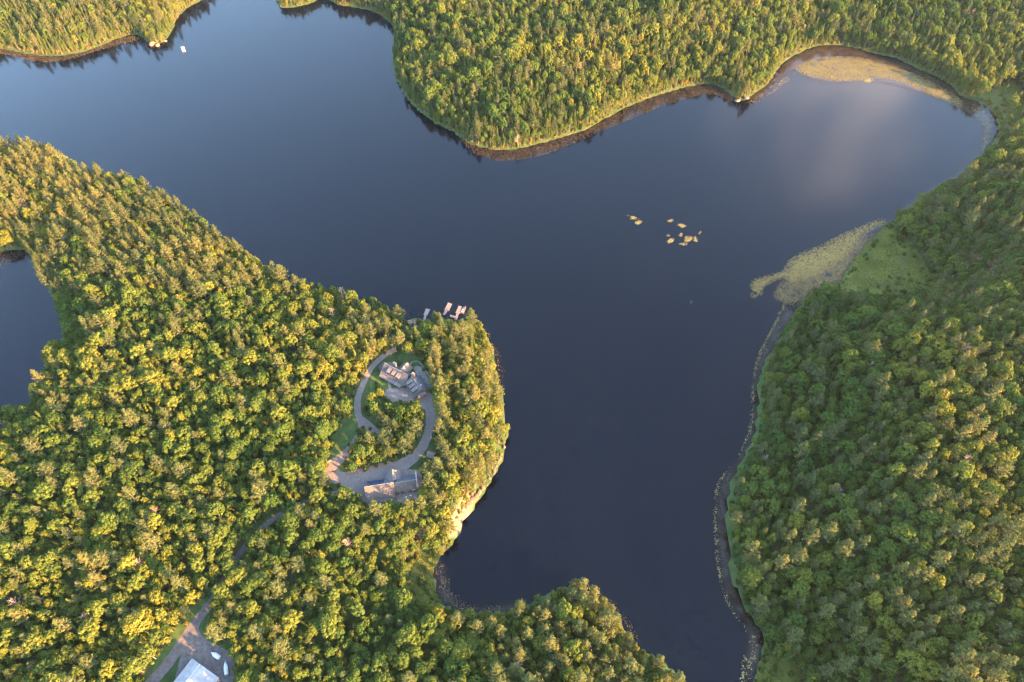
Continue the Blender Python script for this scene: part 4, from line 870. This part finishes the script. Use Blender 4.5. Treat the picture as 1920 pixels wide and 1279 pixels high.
# the garage
ga, gb, grz, GL = frame_at(685, 913, 736, 905, PAD_Z + 7.5)
gm = (ga + gb) / 2
garage = thing('garage', 'long grey-brown garage with blue panels on its roof, below the loop', 'garage', (gm.x, gm.y, PAD_Z), grz)
g2 = GL / 2
gable(garage, -g2, g2, -6.2, 5.2, 3.6, 7.6, 'garage_roof', 'roof_grey', yr=0.0, ov=0.6)
for k in range(7):
    x = -g2 + 0.9 + k * (GL * 0.62) / 7
    f = lambda y: 7.6 - (7.6 - 3.6) / 5.2 * y
    MB().slab((x, 0.7, f(0.7) + 0.10), (x + 1.35, 0.7, f(0.7) + 0.10), (x + 1.35, 4.9, f(4.9) + 0.10), (x, 4.9, f(4.9) + 0.10), 0.08).build('solar_panel', 'solar', garage)
# lower shed roof along the near side
MB().slab((g2 * 0.98, -6.85, 3.0), (-g2 * 0.98, -6.85, 3.0), (-g2 * 0.98, -9.2, 2.3), (g2 * 0.98, -9.2, 2.3), 0.18).build('lean_to_roof', 'shingle_brown', garage)
for k in range(5):
    x = -g2 * 0.92 + k * g2 * 0.46; MB().box(x - 0.12, x + 0.12, -9.0, -8.8, 0, 2.3).build('post', 'siding', garage)
# right block
e0, e1 = g2 + 0.62, g2 + 13.4
gable(garage, e0, e1, -4.4, 5.0, 3.3, 6.3, 'garage_roof', 'roof_grey', yr=0.2, ov=0.15)
MB().box(e1 + 0.16, e1 + 0.9, -5.2, 5.6, 0, 6.9).build('end_wall', 'stone', garage)
# cross gable on the far side
xg = g2 + 0.2; gw = 4.0
cg = MB(); cg.add([(xg - gw, 5.203, 0), (xg + gw, 5.203, 0), (xg + gw, 8.6, 0), (xg - gw, 8.6, 0), (xg - gw, 5.203, 3.6), (xg + gw, 5.203, 3.6), (xg + gw, 8.6, 3.6), (xg - gw, 8.6, 3.6), (xg, 8.6, 6.6)],
    [(1, 2, 6, 5), (2, 3, 7, 8, 6), (3, 0, 4, 7)]); cgo = cg.build('cross_gable', 'siding', garage)
MB().slab((xg, 9.2, 6.85), (xg, 1.6, 6.85), (xg - gw - 0.6, 4.4, 3.35), (xg - gw - 0.6, 9.2, 3.35), 0.2).build('roof_slope', 'shingle_tan', cgo)
MB().slab((xg, 1.6, 6.85), (xg, 9.2, 6.85), (xg + gw + 0.6, 9.2, 3.35), (xg + gw + 0.6, 4.4, 3.35), 0.2).build('roof_slope', 'shingle_tan', cgo)
for k in range(3): MB().box(-g2 + 1.5 + k * 4.2, -g2 + 4.6 + k * 4.2, 5.2, 5.28, 0, 2.6).build('garage_door', 'white_paint', garage)
pt = MB().box(e0 + 0.3, e1, -9.2, -4.42, 0.0, 0.35).build('patio', 'deck_grey', garage)
def chair(loc, rz, label):
    t = thing('garden_chair', label, 'chair', loc, rz, 'white chairs on the garage patio')
    MB().box(-0.35, 0.35, -0.35, 0.35, 0.38, 0.46).build('seat', 'white_paint', t); MB().slab((-0.35, 0.36, 0.47), (0.35, 0.36, 0.47), (0.35, 0.62, 1.1), (-0.35, 0.62, 1.1), 0.06).build('backrest', 'white_paint', t)
    for sx in (-1, 1):
        MB().box(sx * 0.32 - 0.04, sx * 0.32 + 0.04, -0.32, -0.24, 0, 0.38).build('leg', 'white_paint', t); MB().box(sx * 0.32 - 0.04, sx * 0.32 + 0.04, 0.24, 0.32, 0, 0.38).build('leg', 'white_paint', t)
        MB().box(sx * 0.42 - 0.06, sx * 0.42 + 0.06, -0.36, 0.4, 0.60, 0.65).build('armrest', 'white_paint', t)
gM = Matrix.Translation(garage.location) @ Matrix.Rotation(grz, 4, 'Z')
chair(gM @ Vector((e0 + 6.0, -7.2, 0.35)), grz + 2.6, 'white garden chair on the garage patio, nearer the garage middle')
chair(gM @ Vector((e0 + 8.6, -6.6, 0.35)), grz + 3.5, 'white garden chair on the garage patio, nearer the stone end wall')

# hut, white shed
ha, hb, hrz, HL = frame_at(804, 849, 812, 852, PAD_Z + 3)
hut = thing('storage_hut', 'little tan-roofed storage hut beside the right arm of the drive', 'hut', (*((ha + hb) / 2).xy, PAD_Z), hrz)
gable(hut, -2.0, 2.0, -1.9, 1.9, 2.3, 3.6, 'shingle_tan', 'shingle_tan', windows=False, ov=0.35)
MB().box(-0.5, 0.5, -1.97, -1.903, 0, 2.0).build('door', 'dark_trim', hut)
SZ = 4.6
sa, sb, srz, SL = frame_at(360, 1234.5, 411, 1271, PAD_Z + SZ)       # far gable edge
c = Vector((*at(367, 1244, PAD_Z + SZ + 2.2), 0))
shed = thing('metal_shed', 'big white metal-roofed shed cut off by the lower edge beside parked boats', 'shed', (*sa.xy, PAD_Z), srz - math.pi / 2)
# local: x runs from the gable into the shed (towards the viewer), y along the gable
ir = (Matrix.Translation((sa.x, sa.y, 0)) @ Matrix.Rotation(srz - math.pi / 2, 4, 'Z')).inverted()
LX = 30.0; yr = SL * 0.36; zr = SZ + 2.3
sw = MB(); x0 = 0.4; x1 = LX
sw.add([(x0, 0.3, 0), (x0, SL - 0.3, 0), (x1, SL - 0.3, 0), (x1, 0.3, 0), (x0, 0.3, SZ), (x0, SL - 0.3, SZ), (x1, SL - 0.3, SZ), (x1, 0.3, SZ), (x0, yr, zr - 0.15), (x1, yr, zr - 0.15)], [(4, 8, 5, 1, 0), (5, 6, 2, 1), (6, 9, 7, 3, 2), (7, 4, 0, 3)]); sw.build('wall', 'metal_white', shed)
MB().slab((x1, yr, zr), (0, yr, zr), (0, 0, SZ), (x1, 0, SZ), 0.12).build('roof_slope', 'metal_white', shed)
MB().slab((0, yr, zr), (x1, yr, zr), (x1, SL, SZ), (0, SL, SZ), 0.12).build('roof_slope', 'metal_white', shed)
MB().box(0, x1, yr - 0.18, yr + 0.18, zr - 0.03, zr + 0.07).build('ridge_cap', 'steel', shed)
for k in range(9):
    y = (k + 0.5) / 9 * SL; t = y / yr if y < yr else (SL - y) / (SL - yr); zz = SZ + (zr - SZ) * t
    MB().box(0.02, x1, y - 0.035, y + 0.035, zz - 0.01, zz + 0.06).build('roof_seam', 'metal_white', shed)
MB().box(0.32, 0.45, SL * 0.35, SL * 0.7, 0, 3.6).build('door', 'steel', shed)

# boats under white wrap on trailers
def wrapped_boat(px1, py1, px2, py2, width, label):
    a, b, rz, L = frame_at(px1, py1, px2, py2, PAD_Z + 1.6); o = thing('wrapped_boat', label, 'boat', (*b.xy, PAD_Z), rz + math.pi, 'wrapped boats in the shed yard')
    V, F = [], []; n = 9
    for i in range(n):
        t = i / (n - 1); x = L * t; w = width / 2 * (1.0 if t < 0.55 else max(0.06, 1 - ((t - 0.55) / 0.45) ** 1.7)) * (0.9 + 0.1 * min(1, t * 6)); kk = 0.75 + 0.5 * max(0, t - 0.6)
        ring = [(x, -w * 0.55, kk), (x, -w, 1.45), (x, -w * 0.98, 1.65), (x, -w * 0.35, 2.25 - 0.25 * t), (x, 0, 2.4 - 0.3 * t), (x, w * 0.35, 2.25 - 0.25 * t), (x, w * 0.98, 1.65), (x, w, 1.45), (x, w * 0.55, kk)]
        V += ring
        if i:
            for j in range(8): F.append(((i - 1) * 9 + j, (i - 1) * 9 + j + 1, i * 9 + j + 1, i * 9 + j))
    F.append(tuple(range(9))); F.append(tuple(range((n - 1) * 9 + 8, (n - 1) * 9 - 1, -1)))
    for i in range(1, n): F.append(((i - 1) * 9 + 8, (i - 1) * 9, i * 9, i * 9 + 8))
    MB().add(V, F).build('hull_wrap', 'wrap', o)
    tr = MB(); tr.box(0.2, L * 0.95, -0.55, -0.43, 0.5, 0.62); tr.box(0.2, L * 0.95, 0.43, 0.55, 0.5, 0.62); tr.box(L * 0.95 + 0.002, L + 0.9, -0.07, 0.07, 0.5, 0.62); tr.box(0.9, 1.05, -width / 2 - 0.1, width / 2 + 0.1, 0.38, 0.495)
    tr.build('trailer_frame', 'steel', o)
    for s in (-1, 1): MB().tube((1.0, s * (width / 2 - 0.02), 0.36), (1.0, s * (width / 2 + 0.2), 0.36), 0.36, 0.36, 12).build('wheel', 'rubber', o)
wrapped_boat(396, 1223.5, 411.5, 1233.5, 2.3, 'shorter white wrapped boat lying slantwise in the shed yard')
wrapped_boat(422, 1240.5, 424.5, 1265, 2.1, 'longer white wrapped boat parked by the edge of the woods')

# docks
def px_poly(pts, z): return [Vector((*at(a, b, z), 0)) for a, b in pts]
def dock(label, decks, posts, z=0.55, mat='deck'):
    P0 = px_poly([decks[0][1][0]], z)[0]; o = thing('dock', label, 'dock', (P0.x, P0.y, 0), 0, 'docks at the tip of the headland')
    for k, (nm, pts) in enumerate(decks):
        q = [v - P0 for v in px_poly(pts, z)]
        area = sum(q[i].x * q[(i + 1) % len(q)].y - q[(i + 1) % len(q)].x * q[i].y for i in range(len(q)))
        if area < 0: q = q[::-1]
        MB().prism(q, z - 0.22, z + 0.004 * k).build(nm, mat, o)
    for a, b in posts:
        v = px_poly([(a, b)], z)[0] - P0; MB().tube((v.x, v.y, -2.0), (v.x, v.y, z + 0.7), 0.11, 0.11, 8).build('post', 'bark', o)
    return o
dock('small weathered grey dock, farthest left of the three', [('deck', [(798.8, 578.2), (806.4, 580.2), (801.6, 591.2), (794.4, 589.4)]), ('gangway', [(796, 589), (800.2, 590.2), (797.5, 600), (793.6, 599)])], [(798.6, 578), (806.6, 580), (801.8, 591.5), (794.2, 589.6)], 0.55, 'deck_grey')
dock('plain pinkish rectangular dock in the middle of the three', [('deck', [(840.2, 567), (847.6, 570), (841.6, 583.4), (833.2, 580.6)]), ('gangway', [(834.6, 580.8), (839.4, 582.4), (834.2, 591.5), (829.8, 590)])], [(840, 566.8), (847.8, 569.8), (841.8, 583.6), (833, 580.8)])
dock('wide forked dock with a boat slip, farthest right of the three', [('deck', [(860.2, 573), (866, 575), (862, 588.5), (854.2, 586.2)]), ('finger', [(873, 574.5), (874.2, 576), (869.5, 588), (867, 587.3)]), ('finger', [(861.5, 586.3), (862.5, 583.8), (870.5, 585.8), (869.5, 588.4)]),
    ('gangway', [(856.2, 586.5), (860.4, 587.8), (856.2, 600), (851.8, 599)]), ('walkway', [(844.2, 590.2), (855.8, 593.4), (854.6, 597.4), (843.2, 594)])], [(860, 572.8), (873.2, 574.2), (869.8, 588.6), (854, 586.5), (844, 590)])
def runabout():
    a, b, rz, L = frame_at(871.0, 574.5, 866.2, 585.0, 0.8); o = thing('motor_boat', 'small dark motor boat moored in the slip of the forked dock', 'boat', (*a.xy, 0.0), rz)
    V, F = [], []; n = 8
    for i in range(n):
        t = i / (n - 1); x = L * (1 - t); w = 0.95 * (1.0 if t < 0.5 else max(0.05, 1 - ((t - 0.5) / 0.5) ** 1.8)); V += [(x, -w * 0.5, 0.05), (x, -w, 0.75), (x, -w * 0.86, 0.78), (x, 0, 0.7), (x, w * 0.86, 0.78), (x, w, 0.75), (x, w * 0.5, 0.05)]
        if i:
            for j in range(6): F.append(((i - 1) * 7 + j, (i - 1) * 7 + j + 1, i * 7 + j + 1, i * 7 + j))
    F.append(tuple(range(7)))
    MB().add(V, F).build('hull', 'hull_dark', o)
    MB().slab((L * 0.5, -0.6, 1.25), (L * 0.5, 0.6, 1.25), (L * 0.38, 0.6, 0.8), (L * 0.38, -0.6, 0.8), 0.05).build('windshield', 'glass', o)
    for s in (-0.4, 0.4): MB().box(L * 0.56, L * 0.66, s - 0.25, s + 0.25, 0.72, 1.1).build('seat', 'vinyl', o)
    MB().box(L * 0.86, L * 0.97, -0.75, 0.75, 0.72, 1.0).build('seat', 'vinyl', o); MB().box(L + 0.002, L + 0.4, -0.2, 0.2, 0.3, 1.1).build('outboard_motor', 'dark_trim', o)
runabout()
def pontoon_boat():
    a, b = Vector((*at(341.3, 86.5, 0.9), 0)), Vector((*at(345.7, 97.0, 0.9), 0)); d = b - a; o = thing('pontoon_boat', 'white pontoon boat alone on the open water near the far point', 'boat', (*((a + b) / 2).xy, 0), math.atan2(d.y, d.x))
    L, w = min(d.length, 10.5), 3.3
    for s in (-1, 1): MB().tube((-L / 2, s * 1.1, 0.15), (L / 2 - 0.6, s * 1.1, 0.15), 0.36, 0.36, 10).tube((L / 2 - 0.6, s * 1.1, 0.15), (L / 2 + 0.2, s * 1.1, 0.35), 0.36, 0.06, 10).build('pontoon', 'steel', o)
    MB().box(-L / 2, L / 2, -w / 2, w / 2, 0.55, 0.70).build('deck', 'vinyl', o)
    for s in (-1, 1): MB().box(-L / 2 + 0.1, L / 2 - 0.1, s * (w / 2 - 0.06) - 0.04, s * (w / 2 - 0.06) + 0.04, 0.71, 1.45).build('side_rail', 'white_paint', o)
    MB().box(L / 2 - 0.14, L / 2 - 0.06, -w / 2 + 0.12, w / 2 - 0.12, 0.71, 1.45).build('front_rail', 'white_paint', o)
    MB().slab((-L * 0.05, -w / 2, 2.75), (L * 0.42, -w / 2, 2.65), (L * 0.42, w / 2, 2.65), (-L * 0.05, w / 2, 2.75), 0.08).build('canopy', 'white_paint', o)
    for x in (0, L * 0.38):
        for s in (-1, 1): MB().tube((x, s * (w / 2 - 0.1), 0.7), (x, s * (w / 2 - 0.1), 2.66), 0.04, 0.04, 5).build('canopy_pole', 'steel', o)
    MB().box(-L * 0.42, -L * 0.2, -w / 2 + 0.2, -w / 2 + 0.9, 0.71, 1.2).build('bench_seat', 'vinyl', o); MB().box(-L * 0.42, -L * 0.2, w / 2 - 0.9, w / 2 - 0.2, 0.71, 1.2).build('bench_seat', 'vinyl', o)
    MB().box(-L * 0.1, L * 0.0, 0.2, 0.9, 0.71, 1.6).build('console', 'dark_trim', o); MB().box(-L / 2 - 0.45, -L / 2 - 0.002, -0.25, 0.25, 0.1, 1.2).build('outboard_motor', 'dark_trim', o)
pontoon_boat()

# ------------------------------------------------------------------ shore rocks
def boulder_mesh(seed):
    g = random.Random(seed); bm = bmesh.new(); bmesh.ops.create_icosphere(bm, subdivisions=2, radius=1.0)
    ax = [Vector((g.gauss(0, 1), g.gauss(0, 1), g.gauss(0, 1))).normalized() for _ in range(7)]; cut = [g.uniform(0.55, 0.9) for _ in ax]
    for v in bm.verts:
        for a_, c_ in zip(ax, cut):
            k = v.co.dot(a_)
            if k > c_: v.co -= a_ * (k - c_)
        v.co *= 1 + g.uniform(-0.05, 0.05)
    me = bpy.data.meshes.new('boulder'); bm.to_mesh(me); bm.free(); me.materials.append(MATS['rock']); return me
BM = [boulder_mesh(i) for i in range(5)]
def boulder(px_, py_, s, label, group, k=[0]):
    p = np.array([at(px_, py_, 1.0)]); z = float(terrain(p)[0]); o = bpy.data.objects.new('boulder', BM[k[0] % 5]); COL.objects.link(o); k[0] += 1
    o.location = (p[0][0], p[0][1], max(z, -0.5) + s * 0.15); o.scale = (s * rnd.uniform(0.8, 1.4), s * rnd.uniform(0.8, 1.3), s * rnd.uniform(0.5, 0.85)); o.rotation_euler = (rnd.uniform(-.3, .3), rnd.uniform(-.3, .3), rnd.uniform(0, 6.28))
    o['label'] = label; o['category'] = 'boulder'; o['group'] = group
boulder(1383, 187, 2.6, 'flat pale boulder at the peninsula corner, left of the pair', 'pale boulders at the peninsula corner'); boulder(1399, 184, 3.4, 'big pale boulder at the peninsula corner, right of the pair', 'pale boulders at the peninsula corner')
boulder(285, 82, 4.2, 'large sunlit boulder at the tip of the far left point', 'boulders on the far left point'); boulder(296, 84, 2.8, 'smaller sunlit boulder right of the large one at the far left point', 'boulders on the far left point'); boulder(309, 76, 2.6, 'sunlit boulder on the right side of the far left point', 'boulders on the far left point')
for i, (u, v, s) in enumerate(((945, 838, 1.3), (940, 852, 1.1), (936, 862, 1.6), (930, 874, 1.3), (926, 884, 1.7), (918, 897, 1.0), (912, 908, 1.3), (905, 915, 1.8), (898, 924, 2.0), (893, 932, 1.8), (887, 938, 2.1), (881, 945, 1.8), (876, 953, 2.0), (869, 958, 1.7), (866, 968, 1.7), (858, 978, 1.2))):
    boulder(u, v, s, 'lit pale boulder in the row along the cliff foot, %s from the top' % ['topmost', 'second', 'third', 'fourth', 'fifth', 'sixth', 'seventh', 'eighth', 'ninth', 'tenth', 'eleventh', 'twelfth', 'thirteenth', 'fourteenth', 'fifteenth', 'sixteenth'][i] if i else 'topmost lit pale boulder of the row along the cliff foot', 'boulders along the cliff foot')

# ------------------------------------------------------------------ evening haze
def haze():
    m = bpy.data.materials.new('haze_air'); m.use_nodes = True; n, l = m.node_tree.nodes, m.node_tree.links
    n.remove(n['Principled BSDF']); v = n.new('ShaderNodeVolumePrincipled'); v.inputs['Color'].default_value = (0.72, 0.86, 1.0, 1); v.inputs['Density'].default_value = 0.000021; v.inputs['Anisotropy'].default_value = 0.5
    l.new(v.outputs[0], n['Material Output'].inputs['Volume']); MATS['haze_air'] = m
    MB().box(-2500, 2500, -2500, 2500, -4.2, 392).build('haze', 'haze_air', None, kind='stuff', label='thin pale evening haze over lake and woods', category='haze')
haze()
